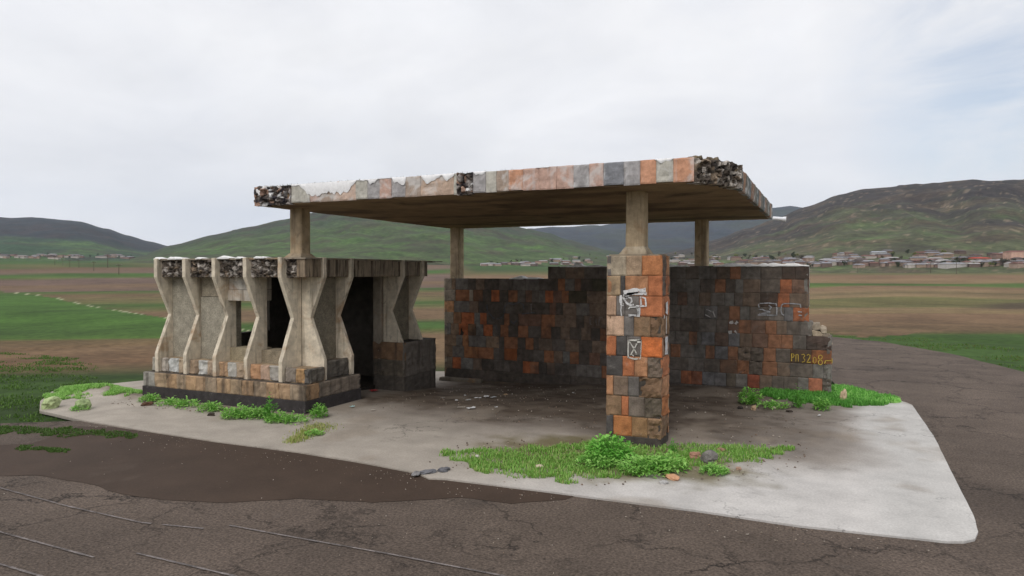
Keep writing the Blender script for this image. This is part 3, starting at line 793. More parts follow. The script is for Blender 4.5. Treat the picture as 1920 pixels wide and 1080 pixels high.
# ------------------------------------------------------------------ canopy on four posts
CU0, CU1, CV0, CV1, CZ0, CZ1 = -8.80, -1.12, 8.81, 15.45, 3.54, 3.82
can = empty('canopy', (-5, 12.1, 2.6), 'flat concrete canopy edged with pink and grey stone, its front right corner broken off', 'canopy')
b = MB()
brk = [(-1.58, CV0), (-1.50, 8.98), (-1.40, 9.02), (-1.33, 9.22), (-1.22, 9.30), (-1.24, 9.48), (CU1, 9.66)]
out = [(CU0, CV0)] + brk + [(CU1, CV1), (CU0, CV1)]
nxs, nys = 46, 40
def cz(u, v): return CZ0 - .03 * math.sin(math.pi * (u - CU0) / (CU1 - CU0)) * math.sin(math.pi * (v - CV0) / (CV1 - CV0)) + .006 * fr(u, v, 1.5, 6)
sb = sheet('slab', [Vector(p) for p in out], 0, .2, M['soffit'], lambda u, v: lerp(S(142, 120, 94), S(104, 86, 68), smooth(-.1, .3, fr(u * .3, v, 1.2, 4))), cz, skirt=0)
me = sb.data; bm = bmesh.new(); bm.from_mesh(me)
ex = bmesh.ops.extrude_face_region(bm, geom=bm.faces[:])
for v in [g_ for g_ in ex['geom'] if isinstance(g_, bmesh.types.BMVert)]: v.co.z = CZ1 - .03 + .02 * fr(v.co.x, v.co.y, 2, 3)
bmesh.ops.recalc_face_normals(bm, faces=bm.faces[:]); bm.to_mesh(me); bm.free(); put(sb, can)
# facing stones along the front
FP = S(192, 160, 146); FG_ = S(164, 160, 160); FO = S(200, 150, 122); FL = S(186, 182, 172); FD = S(134, 135, 140); FB = S(168, 150, 136)
FR = [(545, 0), (566, FL), (580, FL), (598, FP), (624, FB), (666, S(200, 176, 160)), (688, FL), (711, FG_), (733, FP), (759, FG_), (788, FB), (850, S(190, 166, 148)), (857, FL), (886, 1), (910, FG_), (930, FL), (953, FB), (980, FO), (1010, FP), (1043, FP), (1075, FP), (1104, FG_), (1131, FP),
      (1169, FD), (1200, FG_), (1230, FO), (1262, FL), (1301, FO)]
b = MB(); p = CU0 - .03
dark = []
for x, c in FR:
    q = onV(x, 330, 8.77).x
    if c == 0 or c == 1:
        dark.append((p, q))
        if b.v: b.build('front_facing', M['fascia'], can); b = MB()
    else:
        h = .30 + rnd.uniform(-.012, .01)
        b.block((p, 8.775, CZ1 + .03 - h), X3, Z3, (0, -1, 0), q - p, h + rnd.uniform(-.004, .008), .06, c, .008, 7, .006, .001)
    p = q
b.build('front_facing', M['fascia'], can)
b = MB(); v_ = 9.72
cols = [S(104, 108, 106), S(148, 118, 98), S(112, 110, 104), S(104, 108, 108), S(138, 112, 96), S(122, 116, 108)]
k = 0
while v_ < CV1 - .05:
    q = min(CV1, v_ + rnd.uniform(.3, .46)); b.block((CU1 + .02, v_, CZ0 - .005), Y3, Z3, (1, 0, 0), q - v_, .30 + rnd.uniform(-.015, .01), .06, cols[k % 6], .01, 6, .012); v_ = q; k += 1
b.build('side_facing', M['fascia'], can)
b = MB(); v_ = CV0
while v_ < CV1 - .05:
    q = min(CV1, v_ + rnd.uniform(.3, .46)); b.block((CU0 - .02, q, CZ0 - .005), (0, -1, 0), Z3, (-1, 0, 0), q - v_, .3, .06, rnd.choice((FL, FG_, FP)), .01, 5, .012); v_ = q
u_ = CU1
while u_ > CU0 + .05:
    q = max(CU0, u_ - rnd.uniform(.28, .4)); b.block((u_, CV1 + .02, CZ0 - .005), (-1, 0, 0), Z3, (0, 1, 0), u_ - q, .3, .06, rnd.choice((FL, FG_, FP, FO)), .008, 5, .012); u_ = q
b.build('rear_facing', M['fascia'], can)
# exposed rubble where facing has fallen
for p, q in dark:
    b = MB(); broken(b, (p, 8.755, CZ0 - .005), X3, Z3, (0, -1, 0), q - p, .315, .1, .065, [S(60, 55, 56), S(90, 82, 78), S(150, 142, 138), S(56, 52, 58), S(170, 140, 124), S(110, 100, 94), S(220, 218, 217)]); b.build('broken_edge', M['rubble'], can)
b = MB()
for i, (x, y) in enumerate(brk[:-1]):
    x2, y2 = brk[i + 1]; d = Vector((x2 - x, y2 - y, 0)); L_ = d.length; d.normalize()
    broken(b, (x + d.y * .07, y - d.x * .07, CZ0 - .01), d, Z3, (d.y, -d.x, 0), L_, .31, .15, .07)
for x, y, r_, zz in ((-1.48, 9.05, .12, 0), (-1.3, 9.3, .13, -.02), (-1.19, 9.58, .12, -.02), (-1.55, 8.9, .1, .03), (-1.38, 9.15, .1, .04)):
    rock(b, (x - .02, y + .06, CZ1 - .06 + zz), (r_, r_, .10), S(108, 96, 78), rnd.random() * 90, n=3)
b.build('broken_edge', M['rubble'], can)
b = MB()
b.block((-1.20, 9.62, CZ0 - .01), (.55, .83, 0), Z3, (.83, -.55, 0), .2, .3, .07, S(86, 96, 96), .02, 7, .014)
b.build('broken_stone', M['fascia'], can)
# lime runs and moss along the front top edge
def runs(x0, x1, dens, lo, hi):
    b = MB()
    u0, u1 = onV(x0, 350, 8.77).x, onV(x1, 350, 8.77).x
    nx = max(3, int((u1 - u0) / .02)); zt = CZ1 + .036
    def fn(i, j):
        u = u0 + (u1 - u0) * i / nx
        d = (lo + (hi - lo) * (.5 + .8 * fr(u, 0, 2.2, 5, 3) + .35 * fr(u, 0, 14, 9, 2))) * min(1, 6 * min(i / nx, 1 - i / nx) + .15)
        d = min(.27, max(.012, d))
        return ((u, 8.7635 + .012 * (j == 0) - .002 * math.sin(math.pi * j / 4) + .004 * (j == 4), zt - d * j / 4), S(244, 243, 244))
    b.grid(nx, 4, fn); b.build('lime_run', M['limewash'], can, smooth=True)
runs(546, 564, 1, .02, .09); runs(560, 668, 1, .10, .24); runs(690, 712, 1, .02, .1); runs(735, 762, 1, .05, .16); runs(790, 852, 1, .05, .17); runs(888, 912, 1, .01, .06); runs(1005, 1030, 1, .005, .025); runs(1228, 1262, 1, .01, .06); runs(480, 494, 1, .1, .2); runs(668, 735, 1, .005, .03)
b = MB()
for i in range(900):
    u = rnd.uniform(CU0, -6.6) if rnd.random() < .75 else rnd.uniform(-6.6, -4)
    z = CZ1 + .015; h = rnd.uniform(.015, .05); a = rnd.uniform(0, 6.28); y_ = 8.80 + rnd.random() ** 2 * .4
    c = lerp(S(70, 84, 40), S(96, 92, 56), rnd.random())
    i0 = b.vert((u, y_, z), c); i1 = b.vert((u + .014 * math.cos(a), y_ + .014 * math.sin(a), z), c); i2 = b.vert((u + rnd.uniform(-.02, .02), y_ + rnd.uniform(-.02, .02), z + h), c); b.face(i0, i1, i2)
tag(b.build('moss', M['leaf'], can), kind='stuff')
# posts
def post(u0, v0, z0, z1, w_=.26, chip=.004):
    b = MB(); n = 14
    for q in range(4):
        pass
    cs = [(0, 0), (1, 0), (1, 1), (0, 1)]; rings = []
    ch = .02
    for i in range(n + 1):
        z = z0 + (z1 - z0) * i / n; ring = []
        for (cx, cy), (dx, dy) in zip(cs, ((1, 1), (-1, 1), (-1, -1), (1, -1))):
            x = u0 + cx * w_; yv = v0 + cy * w_
            jx, jy = (noise.noise(Vector((x * 3, yv * 3, z * 4 + q_)) ) * chip for q_ in (0, 9))
            order = ((0, ch), (ch, 0)) if (cx, cy) in ((0, 0), (1, 1)) else ((ch, 0), (0, ch))
            for ox, oy in order: ring.append(b.vert((x + dx * ox + jx, yv + dy * oy + jy, z), S(184, 164, 136)))
        rings.append(ring)
    for a, c in zip(rings, rings[1:]):
        for i in range(8): j = (i + 1) % 8; b.face(a[i], a[j], c[j], c[i])
    b.face(*reversed(rings[0])); b.face(*rings[-1])
    return b
post(-8.71, 9.45, 2.66, 3.55).build('post', M['concrete'], can)
post(-2.60, 9.42, 2.66, 3.55).build('post', M['concrete'], can)
post(-8.60, 14.94, WZ - ROWH - .01, 3.55).build('post', M['concrete'], can)
post(-2.62, 14.95, WZ - .01, 3.55).build('post', M['concrete'], can)
b = MB()
def tube(b, p0, p1, r, n, c, r1=None, cap=True):
    p0, p1 = Vector(p0), Vector(p1); d = (p1 - p0).normalized(); a = d.orthogonal().normalized(); e = d.cross(a); r1 = r if r1 is None else r1
    A = [b.vert(p0 + (a * math.cos(6.2832 * i / n) + e * math.sin(6.2832 * i / n)) * r, c) for i in range(n)]
    B = [b.vert(p1 + (a * math.cos(6.2832 * i / n) + e * math.sin(6.2832 * i / n)) * r1, c) for i in range(n)]
    for i in range(n): j = (i + 1) % n; b.face(A[i], A[j], B[j], B[i])
    if cap: b.face(*reversed(A)); b.face(*B)
pp = onU(1453, 402, CU1 + .02)
tube(b, (CU1 - .02, pp.y - .06, 3.60), (CU1 + .20, pp.y - .06, 3.575), .04, 14, S(228, 230, 234)); tube(b, (CU1 + .18, pp.y - .06, 3.577), (CU1 + .25, pp.y - .06, 3.57), .045, 14, S(235, 236, 240), .058)
b.build('drain_pipe', M['plastic'], can)

# ------------------------------------------------------------------ kiosk
KU, KV = -8.62, 9.65                    # outer corner of its walls
KL, KB = -11.86, 13.03                  # far left and rear wall planes
KZ, KS = 2.68, 2.33
kio = empty('ticket_kiosk', (-10.2, 11.3, 0), 'roofless-looking concrete kiosk with hourglass fins on a stained stone plinth under the canopy left corner', 'kiosk')
CO = S(212, 200, 180); CG = S(188, 180, 168); PB = S(160, 153, 138)
prof = [(0, .50), (.495, .50), (.50, .86), (.195, 1.60), (.50, 2.33), (.50, KZ), (0, KZ)]
def fin_prof():
    q = []
    for (a, z), (a2, z2) in zip(prof, prof[1:] + prof[:1]):
        k = 5 if abs(z2 - z) > .3 and min(a, a2) > .1 else 1
        for i in range(k):
            t = i / k; j = rnd.uniform(-.004, .003) if i else 0
            q.append((a + (a2 - a) * t + j, z + (z2 - z) * t))
    return q
for u in (-11.82, -11.05, -10.29, -9.52, -8.705):
    b = MB(); b.extr([(u, KV - d, z) for d, z in fin_prof()], (.085, 0, 0), CO); o = b.build('hourglass_fin', M['concrete'], kio, bevel=.008)
for v in (9.652, 10.42, 12.14, 12.90):
    b = MB(); b.extr([(KU + d, v, z) for d, z in reversed(fin_prof())], (0, .085, 0), CO); o = b.build('hourglass_fin', M['concrete'], kio, bevel=.008)
# walls
FT = .2
def panel(name, x0, x1, y0, y1, z0, z1, mat, c): b = MB(); b.box(x0, x1, y0, y1, z0, z1, c, .003); return b.build(name, M[mat], kio, bevel=.006)
panel('wall_panel', -11.735, -11.05, KV - .155, KV + FT, .72, KS, 'pebbledash', PB)
panel('wall_panel', -10.965, -10.29, KV - .155, KV + FT, .72, 1.95, 'pebbledash', PB)
panel('wall_panel', -10.965, -10.29, KV - .125, KV + FT, 1.955, KS, 'pebbledash', S(160, 150, 132))
panel('lintel', -10.205, -9.52, KV - .17, KV + FT, 2.10, KS, 'concrete', S(204, 198, 188))
panel('lintel', -10.205, -9.52, KV - .2, KV + FT, 1.89, 2.095, 'concrete', CG)
panel('sill', -10.205, -9.52, KV - .165, KV + FT, .72, 1.01, 'pebbledash', S(160, 148, 124))
panel('sill', -9.435, -8.705, KV - .15, KV + FT, .72, 1.0, 'pebbledash', S(150, 138, 118))
panel('wall_panel', -8.82, KU + .145, 9.737, 10.42, .72, KS, 'pebbledash', S(136, 128, 112))
panel('wall_panel', -8.82, KU + .145, 12.225, 12.90, .5, KS, 'pebbledash', S(130, 122, 106))
panel('door_jamb', -8.82, KU - .01, 10.425, 10.56, .5, KS, 'concrete', CG)
panel('door_jamb', -8.82, KU - .01, 12.06, 12.22, .5, KS, 'concrete', S(150, 140, 126))
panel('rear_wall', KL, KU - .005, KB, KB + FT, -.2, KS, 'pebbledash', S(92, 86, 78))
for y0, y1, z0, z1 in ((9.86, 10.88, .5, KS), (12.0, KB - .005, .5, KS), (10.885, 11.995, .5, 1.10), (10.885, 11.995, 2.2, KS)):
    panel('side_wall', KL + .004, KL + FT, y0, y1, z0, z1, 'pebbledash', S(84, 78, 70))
panel('floor', KL + .02, KU - .15, KV + .3, KB - .02, -.12, .03, 'rubble', S(46, 40, 34))
# plinth
b = MB(); b2 = MB()
u = -12.02; tones = [S(184, 146, 108), S(166, 138, 108), S(178, 136, 96), S(158, 132, 108), S(184, 142, 102), S(170, 132, 98), S(150, 128, 108)]
b.box(-12.0, -8.04, 9.07, 9.9, -.1, .498, S(90, 82, 74)); 
b.box(-8.82, -8.04, 9.905, 10.54, -.15, .498, S(80, 74, 68)); b3 = MB(); b3.box(-8.82, -8.04, 12.06, 13.28, -.3, .94, S(70, 66, 62)); b.box(-12.0, -11.6, 9.905, 13.2, -.1, .498, S(80, 74, 68))
k = 0
while u < -8.1:
    q = min(-8.02, u + rnd.uniform(.2, .34))
    if -8.02 - q < .12: q = -8.02
    b.block((u, 9.05, .235), X3, Z3, (0, -1, 0), q - u, .265, .04, S(150, 146, 138) if u < -11.8 else lerp(tones[k % 7], S(158, 144, 124), .45), .010, 6, .006, .001); u = q; k += 1
for v0, v1, c in ((9.05, 9.42, S(150, 122, 94)), (9.42, 10.56, S(128, 116, 104))):
    b.block((-8.02, v0, .235), Y3, Z3, (1, 0, 0), v1 - v0, .265, .04, c, .010, 9, .008, .001)
for v0, v1, c in ((12.04, 13.3, S(104, 97, 90)),):
    for z0, z1 in ((-.3, .24), (.24, .58), (.58, .95)):
        b3.block((-8.02, v0, z0), Y3, Z3, (1, 0, 0), v1 - v0, z1 - z0, .04, tuple(x * (1.2 if z0 > .2 else .75) for x in c), .012, 12, .006, 0)
for z0, z1, c in ((-.3, .24, S(84, 78, 72)), (.24, .58, S(96, 88, 78)), (.58, .95, S(126, 100, 78))):
    b3.block((-8.82, 12.04, z0), X3, Z3, (0, -1, 0), .8, z1 - z0, .04, c, .016, 10, .008, 0)
b3.block((-8.82, 13.3, -.3), (0, 0, 1), (1, 0, 0), (0, 1, 0), 1.25, .8, .03, S(80, 74, 70), .01, 5, .01)
b.block((-8.02, 10.56, -.2), (-1, 0, 0), Z3, (0, 1, 0), .8, .7, .03, S(80, 74, 70), .01, 5, .01)
b.block((-12.02, 9.9, .0), (0, -1, 0), Z3, (-1, 0, 0), .85, .5, .03, S(150, 146, 138), .012, 5, .012)
b.build('plinth', M['plinth'], kio); b3.build('plinth', M['plinth'], kio)
bb = S(64, 60, 60)
b2.prism([(-12.03, 9.038), (-8.008, 9.038), (-8.008, 10.565), (-8.5, 10.565), (-8.5, 9.5), (-12.03, 9.5)], -.16, .233, bb)
b2.build('black_band', M['tuff'], kio, bevel=.006)
b = MB()
for u0, u1, cs in ((-11.98, -11.825, [S(168, 162, 150)]), (-11.73, -11.055, [S(186, 176, 164), S(196, 196, 192), S(170, 152, 130)]), (-10.96, -10.295, [S(160, 138, 116), S(198, 196, 190), S(170, 150, 130)]),
                   (-10.2, -9.525, [S(178, 146, 116), S(176, 172, 164), S(168, 148, 126)]), (-9.43, -8.71, [S(180, 140, 108), S(184, 156, 136), S(160, 154, 146)])):
    p = u0
    for i, c in enumerate(cs):
        q = u0 + (u1 - u0) * (i + 1) / len(cs) + (rnd.uniform(-.04, .04) if i < len(cs) - 1 else 0)
        b.block((p, 9.21, .502), X3, Z3, (0, -1, 0), q - p, .27, .05, c, .016, 7, .02); p = q
    b.box(u0 + .004, u1 - .004, 9.23, KV - .16, .502, .765, S(170, 150, 124))
# corner stones between the two end fins
for p, q, c in ((-8.60, -8.36, S(132, 122, 112)), (-8.36, -8.17, S(178, 142, 102)), (-8.17, -8.06, S(96, 92, 88))):
    b.block((p, 9.2, .502), X3, Z3, (0, -1, 0), q - p, .25, .05, c, .02, 7, .024)
b.block((-8.07, 9.2, .502), Y3, Z3, (1, 0, 0), .43, .25, .05, S(104, 98, 90), .02, 7, .024)
b.box(-8.6, -8.09, 9.22, KV - .002, .502, .735, S(150, 132, 110))
b.block((-8.16, 9.745, .502), Y3, Z3, (1, 0, 0), .66, .32, .05, S(104, 98, 90), .016, 7, .02)
b.box(-8.6, -8.18, 9.745, 10.40, .502, .80, S(120, 108, 94))
b.build('upper_course', M['plinth'], kio)
# roof slab with broken edge
b = MB(); b.box(KL + .02, -8.30, 9.33, 13.35, KS + .002, KZ - .035, S(110, 100, 88)); b.box(KL - .03, -8.15, 9.22, 13.42, KZ - .033, KZ - .004, S(140, 130, 116), .006)
b.build('roof_slab', M['concrete'], kio)
b = MB()
for u0, u1 in ((-11.73, -11.06), (-10.96, -10.3), (-10.2, -9.53), (-9.43, -8.71), (-8.61, -8.36)):
    b = MB(); broken(b, (u0, 9.265, KS), X3, Z3, (0, -1, 0), u1 - u0, KZ - KS - .01, .1, .07); b.build('broken_edge', M['rubble'], kio)
b = MB()
b.block((-8.37, 9.24, KS), X3, Z3, (0, -1, 0), .2, .33, .1, S(150, 132, 112), .008, 5, .01)
b.block((-8.17, 9.24, KS), Y3, Z3, (1, 0, 0), .41, .33, .1, S(150, 134, 114), .006, 5, .008)
for v0, v1 in ((9.74, 10.415), (10.51, 12.135), (12.23, 12.895), (12.99, 13.2)):
    b.block((-8.17, v0, KS), Y3, Z3, (1, 0, 0), v1 - v0, .33, .12, S(150, 136, 118), .005, 6, .008)
b.build('roof_fascia', M['streaked'], kio)
for u0, u1 in ((-11.5, -11.1), (-10.75, -10.6), (-10.2, -9.9), (-9.75, -9.6), (-9.3, -9.05), (-11.88, -11.7)):
    b = MB(); crust(b, u0, u1, 9.2, 9.5, KZ - .006, .045, wc, .04); b.build('lime_cap', M['limewash'], kio, smooth=True)
b = MB(); b.box(-8.5, -8.03, 13.3, 13.62, KZ - .02, KZ - .004, S(120, 112, 106), .01); b.build('roof_sheet', M['metal'], kio)
b = MB(); i0 = [b.vert((x, y, KZ - .003), S(150, 138, 120)) for x, y in ((-8.78, 9.38), (-8.38, 9.38), (-8.38, 9.78), (-8.78, 9.78))]
i1 = [b.vert((x, y, KZ + .07), S(176, 158, 132)) for x, y in ((-8.715, 9.445), (-8.445, 9.445), (-8.445, 9.715), (-8.715, 9.715))]
for i in range(4): j = (i + 1) % 4; b.face(i0[i], i0[j], i1[j], i1[i])
b.build('mortar_cap', M['concrete'], kio)

# ------------------------------------------------------------------ plants
def leaf(b, base, d, up, L, wd, c, bend=.5, wav=.12):
    """one broad leaf: two rows of faces along a drooping midrib"""
    d = Vector(d).normalized(); up = Vector(up); side = d.cross(up).normalized(); n = 4
    rows = []
    for i in range(n + 1):
        t = i / n; wv = wd * (math.sin(math.pi * min(1, .12 + t * .88)) ** .8) * (1 + wav * rnd.uniform(-1, 1)) * .5
        p = Vector(base) + d * (L * t) + up * (L * (.55 * t - bend * t * t))
        k = 1 + rnd.uniform(-.1, .1)
        cc = tuple(x * k for x in c)
        rows.append((b.vert(p - side * wv + up * wv * .35, cc), b.vert(p, tuple(x * .85 for x in cc)), b.vert(p + side * wv + up * wv * .35, cc)))
    for a, e in zip(rows, rows[1:]):
        b.face(a[0], a[1], e[1], e[0]); b.face(a[1], a[2], e[2], e[1])


G1, G2, G3 = S(146, 200, 96), S(112, 170, 74), S(174, 220, 124)
def weed_mesh(seed, rad, hgt, nl, ll, cols):
    global rnd
    keep = rnd; rnd = random.Random(seed); b = MB()
    for i in range(nl):
        a = rnd.uniform(0, 6.2832); q = math.sqrt(rnd.random()) * rad
        lob = 1 + .35 * noise.noise(Vector((math.cos(a) * 1.5, math.sin(a) * 1.5, seed)))
        x, yv = q * lob * math.cos(a), q * lob * math.sin(a)
        z = hgt * rnd.uniform(.05, 1) * (1 - .6 * (q / rad) ** 2) * lob
        da = a + rnd.gauss(0, .9); el = rnd.uniform(-.1, .8)
        c = lerp(rnd.choice(cols), cols[0], .3)
        leaf(b, (x, yv, z), (math.cos(da), math.sin(da), el), (0, 0, 1), ll * rnd.uniform(.6, 1.25), ll * rnd.uniform(.38, .62), c, rnd.uniform(.3, .9))
    for i in range(nl // 8):
        a = rnd.uniform(0, 6.28); q = rnd.random() * rad * .5
        tube(b, (q * math.cos(a) * .4, q * math.sin(a) * .4, -.03), (q * math.cos(a), q * math.sin(a), hgt * rnd.uniform(.4, .9)), .006, 4, G2, .003)
    me = b.build('weed', M['leaf']).data
    o = [x for x in COL.objects if x.data == me][0]; bpy.data.objects.remove(o); rnd = keep; return me


WM = [weed_mesh(3, .22, .17, 260, .065, (G1, G2, G3)), weed_mesh(4, .30, .19, 420, .07, (G1, G2, G3)), weed_mesh(5, .17, .28, 220, .07, (G1, G2)), weed_mesh(6, .18, .10, 170, .05, (G1, G2, G3)),
      weed_mesh(8, .34, .40, 800, .075, (S(138, 206, 92), S(106, 174, 70), S(164, 224, 114))), weed_mesh(9, .10, .42, 120, .07, (S(104, 168, 70), G2))]
WEEDS = [(0, 282, 752, .8, 'low green weed at the far left end of the kiosk plinth'), (3, 318, 758, 1.2, 'small creeping weed near the left end of the kiosk plinth'), (3, 350, 762, 1.3, 'flat pale weed against the kiosk plinth, third from the left end'),
         (0, 396, 770, .9, 'rounded green weed in front of the middle of the kiosk plinth'), (1, 444, 781, .85, 'broad bushy weed below the third hourglass fin'), (0, 478, 782, 1.0, 'leafy weed below the fourth hourglass fin'),
         (5, 505, 786, .95, 'tall thin upright weed against the kiosk plinth near its corner'), (1, 520, 789, .7, 'spreading weed beside the tall thin weed at the kiosk'), (3, 552, 791, 1.2, 'small flat weed just left of the kiosk corner'),
         (2, 597, 782, .8, 'compact bushy weed right of the kiosk corner'), (4, 1140, 862, .84, 'big bright leafy bush at the left foot of the stone pillar'), (1, 1120, 872, .8, 'low leafy weed left in front of the big bush at the pillar'),
         (1, 1205, 884, .95, 'light green leafy weed in front of the stone pillar base'), (0, 1245, 880, 1.1, 'leafy weed at the right front corner of the stone pillar'), (1, 1340, 886, .55, 'yellowish leafy weed next to the grey rock right of the pillar'),
         (5, 1262, 850, .5, 'thin dry upright weed right behind the pillar foot'), (2, 1408, 757, 1.1, 'dark leafy bush at the foot of the back wall, leftmost in its grass'), (5, 1496, 764, .9, 'tall upright weed at the foot of the back wall below the yellow number'),
         (2, 1540, 768, .8, 'leafy weed in the grass near the right end of the back wall'), (3, 1450, 764, 1.3, 'low spreading weed in the grass between the two taller wall weeds'), (3, 150, 768, .9, 'small weed beside the pale boulders at the left end of the pavement'),
         (3, 590, 815, .8, 'yellow green weed growing in a pavement crack before the kiosk corner')]
for i, (k, x, y, s_, lab) in enumerate(WEEDS):
    p = onZ(x, y, .03); p.z = pad_z(p.x, p.y) + .025
    o = bpy.data.objects.new('weed', WM[k]); COL.objects.link(o); o.location = p; o.rotation_euler = (0, 0, i * 2.1); o.scale = (s_,) * 3
    tag(o, lab, 'plant', 'weeds around the shelter')


def blades(b, n, sampler, zfn, hmin, hmax, cols, wd=.006):
    for i in range(n):
        s_ = sampler()
        if s_ is None: continue
        x, yv = s_; z = zfn(x, yv); h = rnd.uniform(hmin, hmax); a = rnd.uniform(0, 6.2832); le = rnd.uniform(.1, .7) * h
        c = lerp(rnd.choice(cols), rnd.choice(cols), rnd.random()); dx, dy = math.cos(a), math.sin(a)
        i0 = b.vert((x - dy * wd, yv + dx * wd, z - .005), tuple(q * .75 for q in c)); i1 = b.vert((x + dy * wd, yv - dx * wd, z - .005), tuple(q * .75 for q in c))
        i2 = b.vert((x + dx * le * .4 + dy * wd * .7, yv + dy * le * .4 - dx * wd * .7, z + h * .6), c); i3 = b.vert((x + dx * le * .4 - dy * wd * .7, yv + dy * le * .4 + dx * wd * .7, z + h * .6), c)
        i4 = b.vert((x + dx * le, yv + dy * le, z + h), c); b.face(i0, i1, i2, i3); b.face(i3, i2, i4)


def poly_sampler(poly, soft=.12, dens=None):
    x0, x1 = min(p[0] for p in poly), max(p[0] for p in poly); y0, y1 = min(p[1] for p in poly), max(p[1] for p in poly)
    def f():
        x, yv = rnd.uniform(x0, x1), rnd.uniform(y0, y1)
        xx = x + soft * noise.noise(Vector((x * 5, yv * 5, 1))) * 2; yy = yv + soft * noise.noise(Vector((x * 5, yv * 5, 8))) * 2
        r = False
        for i in range(len(poly)):
            (ax, ay), (bx, by) = poly[i], poly[(i + 1) % len(poly)]
            if (ay > yy) != (by > yy) and xx < (bx - ax) * (yy - ay) / (by - ay) + ax: r = not r
        if not r: return None
        if dens and rnd.random() > dens(x, yv): return None
        return x, yv
    return f


pz = lambda x, y: pad_z(x, y) + .028
GC = [S(134, 184, 84), S(116, 168, 70), S(152, 194, 100), S(128, 176, 78), S(172, 184, 116)]
b = MB()
def bare(x, y): return .25 + .75 * smooth(-.25, .15, fr(x, y, 2.2, 14)) * (1 - .75 * smooth(-1.75, -1.3, x) * (1 - smooth(-1.25, -.9, x + .2 * (y - 9))))
blades(b, 62000, poly_sampler([(-4.65, 7.75), (-4.2, 8.3), (-3.4, 8.75), (-2.85, 9.25), (-2.0, 9.3), (-1.7, 9.6), (-1.0, 9.95), (-.42, 10.05), (-.4, 9.8), (-.8, 9.2), (-1.3, 8.7), (-1.9, 8.05), (-2.7, 7.35), (-3.4, 7.2), (-3.9, 7.35)], .12, bare), pz, .018, .06, GC, .007)
tag(b.build('grass', M['leaf']), 'bright patch of short grass growing round the foot of the stone pillar', 'grass', kind='stuff')
b = MB()
blades(b, 26000, poly_sampler([(-1.3, 14.25), (-.5, 13.6), (.1, 13.5), (.75, 13.9), (1.2, 14.55), (1.0, 15.0), (.5, 15.6), (.1, 15.9), (.05, 14.78), (-1.25, 14.76)], .12), pz, .03, .10, [S(98, 164, 66), S(80, 142, 54), S(120, 182, 84)], .008)
blades(b, 30000, poly_sampler([(.1, 14.6), (.75, 14.0), (1.28, 14.5), (.8, 15.15), (.1, 16.0)], .08), pz, .02, .075, [S(172, 232, 124), S(156, 220, 110), S(192, 238, 144)], .008)
tag(b.build('grass', M['leaf']), 'bright green grass along the right end of the back wall', 'grass', kind='stuff')
b = MB()
blades(b, 26000, poly_sampler([(-12.1, 9.3), (-12.1, 8.9), (-12.6, 8.45), (-13.4, 8.05), (-14.2, 8.8), (-14.1, 9.4)], .16, lambda x, y: smooth(-.3, .1, fr(x, y, 1.8, 3))), pz, .015, .06, [S(150, 198, 100), S(132, 182, 86), S(174, 212, 128)], .009)
tag(b.build('grass', M['leaf']), 'pale green grassy mound left of the kiosk', 'grass', kind='stuff')
b = MB()
gz = lambda x, y: ground_z(x, y) - .05
def vd(x, y): return smooth(-.2, .25, fr(x, y, .7, 33)) * (1 - smooth(6.6, 5.6, y + .6 * fr(x, y, .9, 4)) * .0)
blades(b, 50000, poly_sampler([(-22, 5.95), (-16, 6.0), (-12.6, 6.4), (-11.2, 7.1), (-12.5, 7.4), (-13.4, 8.0), (-14.3, 8.8), (-14.6, 10), (-22, 14), (-30, 14), (-30, 6)], .3, vd), gz, .015, .055, [S(84, 116, 48), S(72, 102, 42), S(98, 130, 58)], .012)
blades(b, 9000, poly_sampler([(-12.3, 6.2), (-10.6, 6.75), (-9.3, 6.95), (-9.1, 6.8), (-10.4, 6.35), (-12, 5.95)], .12), lambda x, y: .005, .01, .03, [S(84, 114, 50), S(70, 98, 42)], .010)
blades(b, 2500, poly_sampler([(-10.2, 5.75), (-9.4, 5.95), (-9.2, 5.8), (-10.0, 5.6)], .1), lambda x, y: .005, .008, .025, [S(84, 114, 50), S(70, 98, 42)], .010)
tag(b.build('grass', M['leaf']), 'dark green verge grass creeping over the road edge at the far left', 'grass', kind='stuff')
b = MB()
blades(b, 30000, poly_sampler([(4.4, 20.6), (3.4, 24.2), (1.7, 27.5), (.1, 28.8), (-4, 31), (-4, 34), (.1, 33), (3.5, 30), (7.5, 24), (9, 18), (7.3, 15.4)], .3, lambda x, y: .8 * smooth(-.1, .3, fr(x, y, .5, 3))), lambda x, y: ground_z(x, y) - .05, .02, .06, [S(82, 116, 48), S(96, 130, 56), S(104, 106, 60)], .014)
tag(b.build('grass', M['leaf']), 'green verge grass beyond the road on the right', 'grass', kind='stuff')

# dry grass along a crack in the pavement, and loose grit
b = MB(); ca, cb = onZ(545, 834).xy, onZ(606, 800).xy
def crack_s():
    t = rnd.random(); p = ca.lerp(cb, t); return p.x + rnd.gauss(0, .06 + .08 * t), p.y + rnd.gauss(0, .03 + .05 * t)
blades(b, 1500, crack_s, pz, .01, .05, [S(170, 182, 100), S(140, 164, 80), S(186, 176, 128)], .006)
tag(b.build('grass', M['leaf']), 'thin yellowish grass in a pavement crack before the kiosk corner', 'grass', kind='stuff')
b = MB()
def grit(n, f, zf, lo, hi, cols):
    for i in range(n):
        q = f()
        if q is None: continue
        r_ = rnd.uniform(lo, hi); c = rnd.choice(cols); z = zf(*q); p = Vector((q[0], q[1], z + r_ * .3)); base = len(b.v)
        for d in ((1, 0, 0), (0, 1, 0), (-1, 0, 0), (0, -1, 0), (0, 0, .8), (0, 0, -.8)):
            b.vert(p + Vector(d) * r_ * rnd.uniform(.6, 1.2), c)
        for f_ in ((0, 1, 4), (1, 2, 4), (2, 3, 4), (3, 0, 4), (1, 0, 5), (2, 1, 5), (3, 2, 5), (0, 3, 5)): b.face(*(base + k for k in f_))
